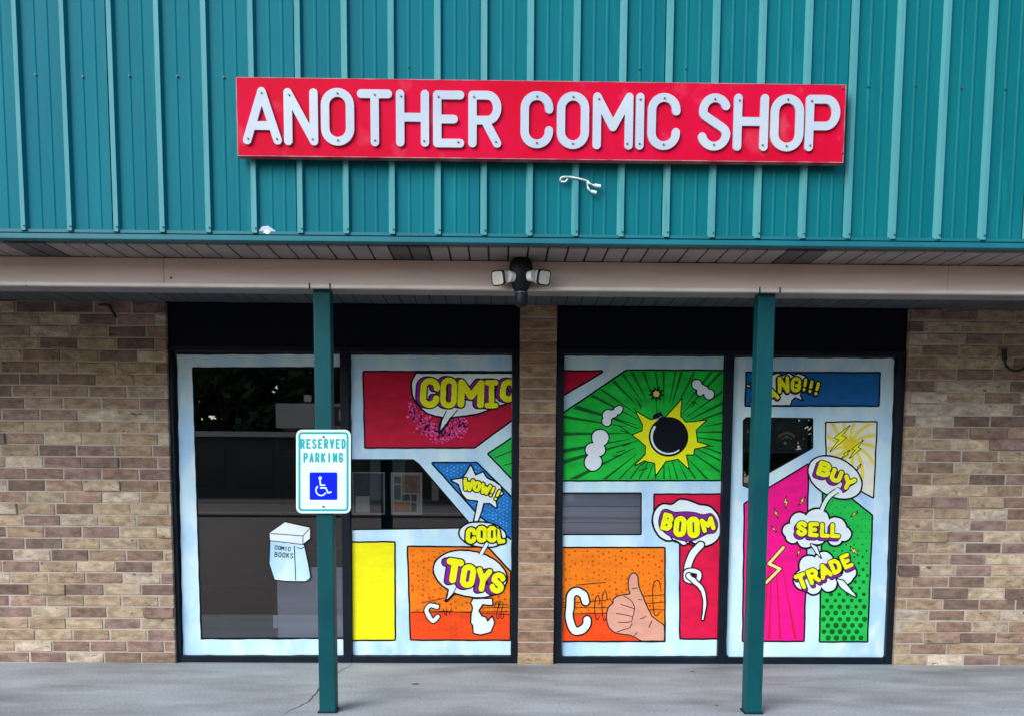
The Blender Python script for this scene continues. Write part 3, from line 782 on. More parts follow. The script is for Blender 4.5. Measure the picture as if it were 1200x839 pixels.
bubble(put, ellipse(551, 672, 43, 26, 12) | poly([(527, 688), (536, 683), (532, 694), (523, 703.5), (525, 697)]), 6, 1.5, clip=pane_c)
put(stroke([(536.5, 684), (531, 695), (523.4, 703)], 1.0), 'p_black', 8, 'bubble_line')
put(stroke([(570, 638), (563.5, 648.5)], 5.6), 'p_black', 8, 'bubble_outline', clip=pane_c); put(stroke([(570.4, 637), (563, 650)], 3.6), 'p_bubble', 9, 'speech_bubble', clip=pane_c)
word(put, [('T', 532, 668.5, 20.5, 29, 8, 9), ('O', 548.5, 674.5, 17.5, 28, 7, 10), ('Y', 566, 679, 18.5, 28, 6.6, 10), ('S', 583, 682.5, 17, 25, 6.4, 12)], 8, 1.3, shadow=(-5, 1), clip=pane_c)

# ---- third pane: bomb, BOOM, thumbs-up
put = mk(pane3)
pane_c = poly([(660.5, 417), (848, 418), (840, 768), (658.8, 768)])
hole = poly([(650, 578), (750.5, 578), (750.5, 625), (650, 625)])
base = pane_c.wobble(.22, .13, 8)
put(base - hole, 'p_white', 0, 'painted_border')
put((hole.grow(1.6) - hole) & pane_c, 'p_black', 1, 'border_line')
panel(put, poly([(655, 435.5), (705, 435.5), (655, 465)]), 'p_red', 1, clip=pane_c)
gp_ = poly([(655, 488), (734, 434.5), (851, 434.8), (844.5, 561.5), (655, 562)])
panel(put, gp_, 'p_green', 1, clip=pane_c, label='green comic panel with dark green rays')
cx, cy = 778, 507; rng = random.Random(4)
rays = []
for k in range(40):
    a = 2 * math.pi * (k + rng.uniform(-.22, .22)) / 40; r1, r2 = rng.uniform(30, 46), 180; wd_ = rng.uniform(.014, .027)
    rays.append(poly([(cx + r1 * math.cos(a), cy + r1 * math.sin(a)), (cx + r2 * math.cos(a - wd_), cy + r2 * math.sin(a - wd_)), (cx + r2 * math.cos(a + wd_), cy + r2 * math.sin(a + wd_))]))
inner = gp_.grow(-1.0) & pane_c
for q in rays: put((q.grow(.35)) & inner, 'p_green_dark', 3, 'painted_ray', .5)
bs = poly([(798.5, 468.4), (797, 488), (803.5, 495), (827, 492.6), (815, 503.4), (817, 517.6), (830, 521.7), (813.5, 525), (812, 532), (803.5, 532), (807, 548.4), (795, 537), (780, 540), (768.4, 556), (768, 542), (755, 539), (745, 544), (757, 532), (757, 522), (741.7, 509), (753.4, 505), (753.4, 497), (746, 482.5), (762, 492), (780, 489)])
bubble(put, bs, 4, 1.0, 'p_yellow', clip=pane_c, name='painted_burst')
sk = [[(798.7, 468), (799.5, 462)], [(827, 492.4), (829, 490.5)], [(830, 521.7), (836, 522.5)], [(768.6, 556), (767, 558.5)], [(745, 544), (743.5, 546)], [(741.7, 509), (728, 504)], [(746, 482), (743, 478)], [(720, 491), (748, 502)], [(725, 498), (736, 506)], [(744, 466), (752, 476)], [(748, 470), (751, 478)], [(810, 470), (817, 473)], [(811, 476), (815, 470)], [(749, 551), (759, 548)], [(752, 545), (757, 540)], [(722, 530), (732, 527)], [(718, 534), (728, 533)], [(730, 522), (739, 519)]]
put(stroke(sk, 1.0), 'p_black', 4, 'sketch_line', .35)
put(disc(783.4, 511.4, 23.2), 'p_black', 6, 'painted_bomb'); put(poly([(765.5, 490), (766.5, 486), (774, 483), (776.5, 487), (775, 490.5)]).grow(.8), 'p_black', 6, 'bomb_cap')
put(stroke(arc(783.4, 511.4, 19.8, 19.8, 215, 52, 26), 2.8, .45), 'p_bubble', 7, 'bomb_highlight')
put(stroke([(766, 491.5), (771, 490), (775, 487.5)], 1.0), 'p_sky', 8, 'bomb_highlight', .35)
put(stroke([(770, 485), (769.4, 476), (768.8, 468)], 1.0), 'p_green_dark', 4, 'bomb_fuse', .35)
def starp(x, y, r1, r2, n, rot=0): return poly([(x + (r1 if k % 2 == 0 else r2) * math.cos(math.pi * k / n + rot), y + (r1 if k % 2 == 0 else r2) * math.sin(math.pi * k / n + rot)) for k in range(2 * n)])
put(starp(769.2, 461.2, 10.5, 5.2, 9, .2), 'p_black', 4, 'painted_spark'); put(starp(769.2, 461.2, 4.4, 3.0, 7), 'p_straw', 5, 'painted_spark', .3)
for grp in ([(816.5, 450, 5.4), (822, 455.5, 5.2), (831, 461.5, 5.6), (826, 457, 4.4), (820.5, 459.5, 3.6)], [(712.5, 486, 6), (711, 493.5, 5), (719, 484.5, 4.2), (724, 480.5, 4.4), (726, 478.6, 3.6)], [(703.4, 512.6, 9.6), (702, 526.5, 7.2), (694, 526.5, 7.6), (695, 541, 9.8)]):
    bubble(put, discs(grp), 4, 1.2, name='painted_cloud')
# thumbs-up
op = poly([(650, 642), (778.3, 642), (778.3, 750.2), (650, 750.2)])
panel(put, op, 'p_orange', 1, clip=pane_c, label='orange comic panel with a thumbs-up hand')
put((op & pane_c) & poly([(650, 722), (690, 718), (720, 716), (775, 735), (782, 752), (650, 760)]).wobble(1, .15, 2), 'p_orange_red', 3, 'painted_ground')
rng = random.Random(12); od = []
for i, x in enumerate(np.arange(662, 776, 6.6)):
    for y in np.arange(646 + (i % 2) * 3.4, 748, 6.8): od.append((x + rng.uniform(-1.4, 1.4), y + rng.uniform(-1.4, 1.4), rng.uniform(.5, 1.6)))
dots(put, od, 'p_rust', 4, 'painted_dots')
put(stroke([[(659, 705.5), (686, 705), (716, 702)], [(659, 711.5), (712, 711.5)], [(660, 719), (712, 718)], [(675, 685), (709, 682)], [(753, 698), (778, 696.5)], [(757, 706.5), (778, 705)], [(761, 714), (778, 714)]], .8), 'p_black', 5, 'sketch_line', .3, clip=pane_c)
for (x, y0, y1, s_) in ((699, 697, 726, 1), (707.5, 692, 727, 1), (768, 679, 721, 1.5)):
    put(stroke(smooth([(x + 4 * s_, y0 + 10), (x + 2.6 * s_, y0 + 1), (x - 1 * s_, y0 + 3), (x - 2.2 * s_, y0 + 14), (x - 1.4 * s_, y1 - 6), (x + .6 * s_, y1), (x + 3.2 * s_, y1 - 4)], False), .95), 'p_black', 5, 'sketch_line', .3)
bubble(put, stroke(smooth([(686.2, 704.5), (683.5, 696.5), (675.5, 692.5), (669, 697.5), (668, 710), (667, 719.6), (669, 731), (674, 739), (682, 737.5), (687.5, 731.5), (688, 726)], False), 8.2), 5, 1.4)
hand = poly(smooth([(743, 671.5), (738, 676), (737, 687.4), (738.6, 695.7), (729, 697.3), (720, 701), (718.2, 706.5), (713.6, 711.5), (711.4, 723), (714.6, 735), (722, 740.3), (731, 742), (742, 744.5), (751, 749)]) + [(752, 750), (778, 750), (778, 732)] + smooth([(778, 732), (763.4, 722), (756, 706.5), (748.5, 689), (747, 677), (743, 671.5)], False))
hand = poly([(743, 671.2), (740, 672.4), (737.8, 676), (736.9, 682), (737.2, 688), (738.8, 695.6), (734, 696.6), (728.5, 697.4), (723, 699), (719.3, 702), (718.6, 706.4), (715.5, 709), (713.2, 712), (711.6, 717), (711.3, 723), (712.3, 730), (714.8, 735.4), (718.5, 738.8), (723, 740.8), (731, 742.3), (737, 743), (742, 744.6), (747, 747.2), (752, 750), (778, 750), (778, 732.5), (770, 727), (763.6, 722), (759.5, 714), (756, 706.5), (752, 697), (748.6, 689), (747.4, 682), (747, 676.5), (745.4, 672.6)])
bubble(put, hand, 5, 1.0, 'p_skin', clip=pane_c, name='painted_hand')
put(stroke([[(727.7, 707.7), (735, 710), (742.6, 712.4)], [(722.3, 718.4), (731, 719.5), (740.8, 722)], [(724, 728.5), (732, 729), (740, 728)], [(723, 740), (730, 737.5), (738.4, 735), (740.8, 730)], [(731, 698), (737, 701), (740.8, 704.5), (743.8, 711), (742.6, 719), (740, 728)], [(760.4, 734.5), (764, 727)], [(750, 724.5), (754, 723.5), (757, 721.5)], [(743.5, 744), (746.8, 740.5)], [(718.8, 706.5), (716, 703.5)], [(741, 689), (747, 688.5)], [(748, 702), (752, 702.4)]], .9), 'p_black', 7, 'sketch_line', .3)
# BOOM
bp_ = poly([(767.5, 579.5), (848, 579.5), (840.6, 747.2), (797.6, 747.2), (797.6, 630), (767.5, 612)])
panel(put, bp_, 'p_crimson', 1, clip=pane_c, label='bright red comic panel')
cloud = blob([(766, 612), (767.5, 599), (776, 591), (788, 591), (797, 585.5), (808, 587), (820, 591.5), (832, 594), (841.5, 605), (843.5, 619), (841, 630), (832, 637), (821, 639), (810, 634), (801, 637.5), (792, 632), (781, 632), (771, 625)])
bubble(put, cloud, 4, 1.8, clip=pane_c)
put(stroke([[(786, 629), (790, 634), (797, 636)], [(801, 631), (806, 637), (813, 639)]], 1.6), 'p_black', 6, 'bubble_line')
pb = blob([(772.5, 614), (775, 600), (781, 596.5), (790, 600), (803, 599.5), (814, 600.5), (824, 603), (834, 602), (840.5, 613), (837.5, 623), (829, 624.5), (822, 628), (811, 633), (800, 632.5), (791, 630), (780, 624)])
put(pb.grow(1), 'p_black', 6, 'lettering_outline'); put(pb, 'p_purple', 7, 'lettering_side')
word(put, [('B', 782, 611, 13.5, 21, 5.6, 14), ('O', 797, 616.5, 15, 25, 6.4, 6), ('O', 812.6, 617.3, 15, 25.5, 6.6, -2), ('M', 829.3, 614, 16, 17, 5.2, -16)], 8, .9, clip=pane_c, res=.35)
tail = smooth([(821, 638), (812, 648), (807, 660), (805.5, 668)], False)
bubble(put, stroke(tail, 7.6), 6, 1.3, clip=pane_c)
bubble(put, stroke(smooth([(804, 670), (811, 668), (819, 671), (818, 679), (811, 681), (804, 678)]), 4.6), 8, 1.2)
bubble(put, stroke(smooth([(807, 674), (814, 681), (822, 689), (825.5, 700), (825.5, 712), (823.4, 725)], False), 6.0, .72), 10, 1.2)
put(poly([(808, 672.5), (814, 672), (815, 677), (811.5, 676)]), 'p_black', 12, 'bubble_line', .3)

# ---- fourth pane: BANG, BUY, SELL, TRADE
put = mk(pane4)
pane_c = poly([(858.8, 421), (861, 419), (1045, 420), (1048, 422.5), (1036.2, 767), (1033.5, 770.2), (854.5, 769.6), (851.2, 766)])
hole = poly([(872, 493), (875, 490), (951.5, 491), (951.5, 524), (902, 552), (876.5, 570), (871.5, 568)])
put(pane_c.wobble(.3, .11, 12) - hole, 'p_white', 0, 'painted_border')
put(hole.grow(1.6) - hole, 'p_black', 1, 'border_line')
bp2 = poly([(875.5, 437), (1030.5, 437.5), (1029, 474.5), (874.3, 474.5)])
panel(put, bp2, 'p_blue_deep', 1, label='long blue comic panel')
bst = poly([(874, 451), (884, 452), (889, 440), (905, 440), (912, 437.5), (917, 441), (925, 437.6), (929, 441), (936, 438), (943, 441), (947, 449), (938, 459), (937, 463), (940.5, 468.4), (932, 464.6), (927.5, 468), (925.5, 475), (903, 475), (893, 470), (883, 470.5), (879.5, 475), (881, 466), (884.5, 456)])
bubble(put, bst & bp2.grow(-.4), 4, 1.2, clip=pane_c)
word(put, [('B', 889, 456, 13, 20, 4.4, -16), ('A', 903.2, 460.5, 16.5, 19, 4.2, -20), ('N', 918.2, 450.5, 13.6, 19.5, 4.3, -2), ('G', 932.8, 450.5, 12.2, 18, 4.1, 4), ('!', 943.3, 450.5, 5, 15, 3.6, 10), ('!', 950.3, 452.5, 5, 15, 3.6, 12), ('!', 957.6, 455, 5, 15.5, 3.6, 14)], 6, 1.3, shadow=(-.8, 1.2), clip=pane_c, res=.35)
sp_ = poly([(968.4, 495.2), (1027, 494.6), (1023, 582), (985, 561), (969, 541)])
panel(put, sp_, 'p_cream', 1, 1.8, label='cream comic panel with yellow sun rays')
for k in range(13):
    a = 2 * math.pi * k / 13 + .25; P = [(996.5 + r * math.cos(a + r * .012), 520.5 + r * math.sin(a + r * .012)) for r in range(3, 80, 5)]
    put(stroke(P, 3.9) & sp_.grow(-.8), 'p_straw', 3, 'painted_ray')
put(starp(996.5, 521, 11, 5, 9) & sp_.grow(-.8), 'p_gold', 4, 'painted_sun')
for (x, y, h, rt, f) in ((984.5, 513.5, 35, 14, 'p_yellow'), (1003.5, 526, 24, 14, 'p_yellow'), (991, 532, 12, 22, 'p_yellow'), (1006.5, 547, 8, 12, 'p_straw'), (1001, 602, 9, 30, 'p_straw'), (1001, 645, 13, -62, 'p_straw'), (921, 588, 12, -20, 'p_gilt'), (940, 586.5, 11, 16, 'p_gilt'), (909.5, 601, 10, -42, 'p_gilt'), (907, 619.5, 8, -60, 'p_gilt'), (936, 647, 8, 0, 'p_gilt')):
    q = bolt(x, y, h, rt, .62); lay = 5 if y < 560 else 4
    put(q.grow(.8), 'p_black', lay, 'bolt_outline', .3); put(q, f, lay + 1, 'painted_bolt', .3)
pk = poly([(873.2, 590.5), (901.8, 571.8), (946.6, 544.4), (945.4, 600), (941.4, 750), (871.2, 750)])
panel(put, pk, 'p_magenta', 1, label='hot pink comic panel')
rng = random.Random(2)
for k in range(5):
    x = 878 + k * 13 + rng.uniform(-3, 3)
    put(poly([(906 + (x - 906) * .25, 640), (x - 1.6, 748), (x + 1.6, 748)]), 'p_crimson', 3, 'painted_ray')
zb_ = [(918, 641), (901, 660), (914, 666), (898, 682)]
put(stroke(zb_, 5.4), 'p_black', 4, 'bolt_outline'); put(stroke(zb_, 3.4), 'p_gilt', 5, 'painted_bolt'); put(stroke(zb_, .9), 'p_cream', 6, 'painted_bolt', .35)
gr = poly([(965, 573), (985, 574), (1021.6, 604), (1015.6, 750.6), (961.4, 750.6)])
panel(put, gr, 'p_mint', 1, label='green comic panel with dark dots')
gd = []; gx = 0
for r in range(-4, 24):
    y = 747 - r * 7.3
    for c in range(8):
        x = 961 + c * 9.6 + (r % 2) * 4.8 - (747 - y) * .03; rad = max(.7, 3.1 - max(0, r - 2) * .15) * rng.uniform(.85, 1.1)
        gd.append((x, y, rad))
inb = gr.fn(np.array([d[0] for d in gd]), np.array([d[1] for d in gd]))
dots(put, [d for d, s_ in zip(gd, inb) if s_ < -d[2] * .9], 'p_green_dark', 3, 'painted_dots')
bubble(put, ellipse(978.5, 559, 33, 21.5, 28), 7, 1.5)
word(put, [('B', 966, 549.5, 16, 18, 5.4, 18), ('U', 980, 557, 14, 16.5, 5.2, 22), ('Y', 994, 565.5, 15.5, 17, 5, 26)], 9, 1.0, shadow=(-3.4, 2.4), res=.35)
bubble(put, discs([(925.5, 621.5, 8), (936.7, 611, 10.5), (957.5, 610, 14), (979, 618.5, 12.5), (989, 625, 8), (978.4, 630, 8.4), (958, 627, 10), (944, 631.5, 9.5), (929, 627.5, 8)]), 7, 1.7)
bubble(put, stroke(smooth([(982, 574), (972, 581), (966, 590), (963, 598)], False), 4.4), 8, 1.1)
put(stroke([(980.8, 573), (985, 575.5)], 4.0), 'p_bubble', 10, 'speech_bubble'); put(disc(961.5, 600.5, 4), 'p_bubble', 10, 'speech_bubble')
word(put, [('S', 939.5, 619, 13, 18, 4.8, 2), ('E', 953.5, 620, 12.5, 17.5, 4.8, 2), ('L', 967, 620.8, 12, 17.5, 4.8, 2), ('L', 979, 621.2, 12, 17.5, 4.8, 2)], 9, .9, shadow=(-2.4, 3), res=.35)
bubble(put, discs([(948.4, 662.5, 11.6), (965, 657, 10.8), (942, 679, 11.4), (953.4, 687, 8.6), (971, 683, 9.4), (989, 673.4, 11), (977, 667, 12), (995, 670, 8)]), 5, 1.7)
bubble(put, poly([(950, 637), (957, 640), (962, 653), (956, 647)]), 9, .9)
bubble(put, poly(smooth([(980.5, 678), (986, 688), (994, 694), (1003, 698.5)], False) + smooth([(1003, 698.5), (996, 689.5), (988, 680)], False)[1:]), 11, 1.1)
word(put, [('T', 939.5, 680.5, 14, 19, 4.8, -22), ('R', 953, 674.5, 13.5, 18.5, 4.8, -22), ('A', 966.3, 668.6, 14.5, 18, 4.8, -23), ('D', 979.2, 663, 13, 18, 4.8, -24), ('E', 992, 657, 12, 17.5, 4.6, -24)], 9, .9, shadow=(1.4, 3), res=.35)

# ------------------------------------------------------------------ things just behind the glass
YI = .16
def wrect(u0, v0, u1, v1, y): a = W(u0, v1, y); b_ = W(u1, v0, y); return a[0], b_[0], a[2], b_[2]
def board(name, label, cat, u0, v0, u1, v1, y, m, group=None, fr=None, fw=.012):
    x0_, x1_, z0_, z1_ = wrect(u0, v0, u1, v1, y)
    t_ = thing(name, ((x0_ + x1_) / 2, y, z0_), label, cat, group)
    g = MB(); g.box(x0_, x1_, y, y + .02, z0_, z1_); g.build('sheet', m, t_)
    if fr:
        for (a, b_, c, d) in ((x0_ - fw, x1_ + fw, z1_, z1_ + fw), (x0_ - fw, x1_ + fw, z0_ - fw, z0_), (x0_ - fw, x0_, z0_, z1_), (x1_, x1_ + fw, z0_, z1_)):
            g = MB(); g.box(a, b_, y - .006, y + .022, c, d); g.build('frame_bar', fr, t_)
    return t_
def cell(t_, u0, v0, u1, v1, y, m, name='picture'):
    a = wrect(u0, v0, u1, v1, y - .003); g = MB(); g.box(a[0], a[1], y - .003, y - .0005, a[2], a[3]); g.build(name, m, t_)
t_ = board('framed_poster', 'dark framed notice behind the clear glass, beside the white-framed one', 'poster', 414.5, 554, 449.5, 601, .085, 'poster_slate', None, 'poster_frame', .007)
cell(t_, 417, 581, 433, 600, .085, 'poster_cream'); cell(t_, 434, 583, 449, 600, .085, 'poster_black')
t_ = board('framed_poster', 'white-framed notice of brown and slate pictures behind the clear glass', 'poster', 460, 555, 493, 601, .085, 'poster_cream', None, 'poster_frame', .010)
for q in ((462, 558, 469.5, 566, 'poster_slate'), (471, 556.5, 492, 577, 'poster_brown'), (462, 568, 469.5, 585, 'poster_slate'), (471, 579, 480.5, 586, 'poster_slate'), (482, 579, 488, 587, 'poster_slate'), (462, 588, 480, 599, 'poster_orange'), (482, 589, 488, 599, 'poster_slate')): cell(t_, *q[:4], .085, q[4])
t_ = board('grey_reflection', 'plain grey panel imitating a reflection, set inside the left window', 'reflection panel', 326, 664.5, 418, 752, .080, 'grey_board')  # grey sheet added to imitate a pale reflection in the glass
t_ = thing('floor_stand', (W(318, 760, .12)[0], .12, .012), 'thin dark stand beside the grey panel inside the left window', 'stand')
a = wrect(322, 690, 325, 765, .12); g = MB(); g.box(a[0], a[1], .115, .13, .012, a[3]); g.build('upright', 'black_plastic', t_)
a = wrect(321, 720, 325.5, 735, .12); g = MB(); g.box(a[0], a[1], .105, .1145, a[2], a[3]); g.build('bracket', 'grey_board', t_)
t_ = thing('shelf_boards', (W(700, 600, .15)[0], .15, .9), 'stack of pale grey boards behind the clear strip left of BOOM', 'boards')
for k, (v0, v1) in enumerate(((574, 592), (592.6, 611), (611.6, 630))):
    a = wrect(650, v0, 757, v1, .15); g = MB(); g.box(a[0], a[1], .078 + .006 * k, .12, a[2], a[3] - .003, .002); g.build('plank', 'grey_board', t_)
t_ = board('framed_poster', 'black framed poster with a small arched emblem behind the rightmost window', 'poster', 866, 492, 946, 529, .085, 'poster_black', None, 'poster_slate', .006)
def emb(sh, m): g = MB(); flat(g, sh, lambda x, y, d: W(x, y, .082), .3, .05); g.build('emblem', m, t_)
emb(stroke(arc(922, 518, 11, 11, -140, -40), 2.4), 'poster_orange'); emb(stroke(arc(922, 521, 9, 9, -130, -50), .7), 'poster_cream')
emb(poly([(920, 511), (922, 509), (924, 511), (922, 514)]), 'plate_teal'); emb(disc(920, 519, 1.6), 'poster_cream'); emb(stroke([[(912, 525), (917, 524.6)], [(919, 524.6), (924, 524.2)], [(926, 524.4), (930, 524)]], 1.2), 'poster_slate')
emb(letter('A', 876.5, 505, 4, 5, 1), 'poster_orange'); emb(letter('H', 881, 505, 4, 5, 1), 'poster_orange')
t_ = thing('display_rack', (-.6, 1.6, .012), 'low dark display rack in the dim shop room', 'rack')
for k in range(4):
    g = MB(); g.box(-1.9, .2, 1.45, 1.8, .25 + .42 * k, .28 + .42 * k); g.build('shelf', 'interior', t_)
for x in (-1.92, .2):
    g = MB(); g.box(x, x + .03, 1.45, 1.8, .012, 1.7); g.build('side', 'interior', t_)

# ================================================================== SHOP SIGN
YS = YF - .075
sg = thing('shop_sign', (W(633, 190, YS)[0], YS, W(633, 188, YS)[2]), 'long red shop sign with white raised letters on the teal fascia', 'sign')
a = W(277, 92.5, YS); b_ = W(989.5, 189.5, YS); SX0, SX1 = W(278.5, 140, YS)[0], W(989, 145, YS)[0]; SZ0, SZ1 = W(633, 186.3, YS)[2], W(633, 96.3, YS)[2]
g = MB(); g.box(SX0, SX1, YS, YS + .045, SZ0, SZ1, .003); g.build('board', 'board_red', sg)
for x0_, x1_, z0_, z1_ in ((SX0 - .004, SX1 + .004, SZ0 - .004, SZ0 - .0005), (SX0 - .004, SX1 + .004, SZ1 + .0005, SZ1 + .004), (SX0 - .004, SX0 - .0005, SZ0, SZ1), (SX1 + .0005, SX1 + .004, SZ0, SZ1)):
    g = MB(); g.box(x0_, x1_, YS - .001, YS + .044, z0_, z1_); g.build('edge_strip', 'board_edge', sg)
for f in (.06, .5, .94):
    x = SX0 + (SX1 - SX0) * f; g = MB(); g.box(x - .03, x + .03, YS + .0455, YF + .001, SZ0 + .05, SZ1 - .05); g.build('batten', 'soffit_back', sg)
LT = [('A', 284, 102.5, 329.7, 169.8, [(.5, .03), (.03, .97), (.97, .97)]), ('N', 332.5, 104, 372.5, 170.8, [(.06, .05), (.94, .96)]), ('O', 376, 103.6, 415, 171.2, [(.5, .02), (.5, .98)]), ('T', 418.5, 105.3, 459.6, 171.9, [(.5, .02), (.5, .97)]),
      ('H', 464, 105.6, 502.8, 172.3, [(.04, .05), (.96, .97)]), ('E', 507.5, 106.7, 544, 173.3, [(.05, .04), (.92, .98)]), ('R', 548.8, 107, 587.5, 173.4, [(.06, .04), (.95, .97)]),
      ('C', 610, 107.4, 648.3, 174.3, [(.5, .02), (.5, .98)]), ('O', 652.6, 108, 690.4, 175.2, [(.5, .02), (.5, .98)]), ('M', 694.8, 109, 742, 175.6, [(.05, .05), (.95, .97)]), ('I', 744.8, 109.3, 755, 175.9, [(.5, .05), (.5, .97)]), ('C', 759, 109.5, 797.2, 176.3, [(.5, .02), (.5, .98)]),
      ('S', 818, 110, 856.3, 177, [(.5, .03), (.5, .97)]), ('H', 859.8, 110.5, 900.5, 177.3, [(.04, .05), (.96, .97)]), ('O', 903, 111, 942, 178, [(.5, .02), (.5, .98)]), ('P', 944, 111.8, 984.3, 177.9, [(.05, .04), (.04, .97)])]
SWD = .0405
for ch, u0, v0, u1, v1, scs in LT:
    p0 = W(u0, v0, YS - .013); p1 = W(u1, v1, YS - .013); vm = W((u0 + u1) / 2, (v0 + v1) / 2, YS - .013)
    wdt = W(u1, (v0 + v1) / 2, YS - .013)[0] - W(u0, (v0 + v1) / 2, YS - .013)[0]; hgt = W((u0 + u1) / 2, v0, YS - .013)[2] - W((u0 + u1) / 2, v1, YS - .013)[2]
    L = letter(ch, 0, 0, wdt, hgt, SWD)
    g = MB(); flat(g, L, lambda x, y, d, c=vm: (c[0] + x, YS - .013 + d, c[2] - y), .0022, .0004, .0115)
    lo_ = g.build('letter', 'letter_white', sg)
    for fx, fy in scs:
        screw((vm[0] + (fx - .5) * (wdt - SWD), YS - .0115, vm[2] - (fy - .5) * (hgt - SWD)), lo_, scw, .75)
for u, v in ((987, 104), (987, 180)): screw(W(u + .5, v, YS), sg, scw, .8)

# ================================================================== PARKING SIGN
YP = -1.362
ps = thing('parking_sign', (-.966, YP, W(379, 601, YP)[2]), 'pale reserved parking sign with blue wheelchair square on the teal post', 'sign')
def pp(name, sh, m, y, th=0, res=.35, par=ps):
    g = MB(); flat(g, sh, lambda x, y_, d: W(x, y_, y) + np.array([0, d, 0]), res, .05, th); return g.build(name, m, par)
plate = rrect(347, 503.2, 411, 601, 7)
pl = pp('plate', plate, 'plate', YP, .003)
pp('border', plate.grow(-2.6) - plate.grow(-5.0), 'plate_teal', YP - .001, par=pl)
for tx, u0, u1, vc, h in (('RESERVED', 352, 405.2, 519.6, 11.5), ('PARKING', 355.5, 402, 535.8, 11.5)):
    n = len(tx); adv = (u1 - u0) / (n - .25)
    for k, c in enumerate(tx):
        wd_ = adv * .76 if c != 'I' else adv * .3
        pp('letter', letter(c, u0 + adv * (k + .38), vc, wd_, h, 2.1), 'plate_teal', YP - .001, res=.22, par=pl)
sq = rrect(362.8, 553, 395.2, 585.2, 1.6); sqo = pp('symbol_square', sq, 'plate_blue', YP - .001, par=pl)
pp('wheelchair_symbol', disc(375.2, 559.6, 1.9) | stroke([[(375, 562.5), (375.6, 568), (380.5, 568)], [(375.8, 571.2), (381.8, 571.2), (384.4, 577), (387.8, 576)]], 1.7) | stroke(arc(376.3, 574, 6.1, 6.1, 225, 30, 20), 1.5), 'plate', YP - .002, res=.22, par=pl)
screw(W(379, 511.3, YP), ps, scw, .9); screw(W(379, 593, YP), ps, scw, .9)
g = MB(); g.box(-.99, -.942, YP + .0035, -1.3455, W(379, 596, YP)[2], W(379, 508, YP)[2]); g.build('spacer', 'back', ps)

# ================================================================== SECURITY LIGHT
YL = -1.39
c0 = W(610.5, 322, YL - .05); lg = thing('security_light', (c0[0], YL, c0[2]), 'black twin-head security light with motion sensor on the beam', 'light')
def L3(u, v, y): return Vector(W(u, v, y))
g = MB()
prof = [(0, .084), (.04, .083), (.056, .066), (.063, .036), (.062, 0), (.055, -.035), (.047, -.062), (.037, -.082), (.031, -.094), (0, -.096)]
cc = L3(610.5, 322, YL - .045); n = 20; v_ = []; f_ = []
for r_, z_ in prof:
    for k in range(n): v_.append((cc.x + r_ * math.cos(2 * math.pi * k / n), cc.y + r_ * .8 * math.sin(2 * math.pi * k / n), cc.z + z_))
for i in range(len(prof) - 1):
    for k in range(n): f_.append((i * n + k, i * n + (k + 1) % n, (i + 1) * n + (k + 1) % n, (i + 1) * n + k))
g.add(v_, f_, True); g.build('housing', 'black_plastic', lg)
g = MB(); g.box(cc.x - .06, cc.x + .06, YL - .02, YL + .01, cc.z - .02, cc.z + .072, .012); g.build('mount_plate', 'black_plastic', lg)
sn = L3(611, 349, YL - .055); g = MB(); g.tube([sn + Vector((0, 0, .035)), sn + Vector((0, 0, .028)), sn, sn + Vector((0, 0, -.03)), sn + Vector((0, -.002, -.046)), sn + Vector((0, -.003, -.05))], [.022, .034, .034, .033, .024, .006], 16)
sno = g.build('motion_sensor', 'black_plastic', lg)
g = MB(); g.tube([sn + Vector((0, 0, .026)), sn + Vector((0, 0, .021))], .0352, 16); g.build('sensor_ring', 'screw', sno)
for (u, v, sx, yaw, nm) in ((585, 326, -1, 30, 'left'), (636, 325.5, 1, -30, 'right')):
    hc = L3(u, v, YL - .085)
    a = L3(610.5 + sx * 7, 322, YL - .05)
    g = MB(); g.tube([a, a * .4 + hc * .6 + Vector((0, .01, 0)), hc + Vector((-sx * .012, .02, 0))], [.02, .017, .015], 10)
    hd = g.build('arm', 'black_plastic', lg)
    rot = Matrix.Rotation(R(-yaw), 3, 'Z') @ Matrix.Rotation(R(14), 3, 'X')
    def headbox(w_, h_, y0, y1, rr, name, m, par, shift=(0, 0)):
        g = MB(); flat(g, rrect(-w_ / 2 + shift[0], -h_ / 2 + shift[1], w_ / 2 + shift[0], h_ / 2 + shift[1], rr), lambda x, y, d: hc + rot @ Vector((x, (y0 if d == 0 else y1), -y)), .003, .0005, 1.0); return g.build(name, m, par)
    hs = headbox(.078, .080, -.016, -.002, .02, 'lamp_head', 'black_plastic', lg)
    headbox(.068, .070, -.0015, .036, .018, 'casing', 'lamp_white', hs)
    headbox(.064, .066, -.0185, -.0165, .014, 'lens', 'lens', hs)
    q = hc + Vector((-sx * .055, -.004, .006)); g = MB(); g.tube([q + Vector((-sx * .022, .012, 0)), q + Vector((sx * .006, -.004, 0))], [.024, .03], 14); g.build('collar', 'lamp_white', hd)

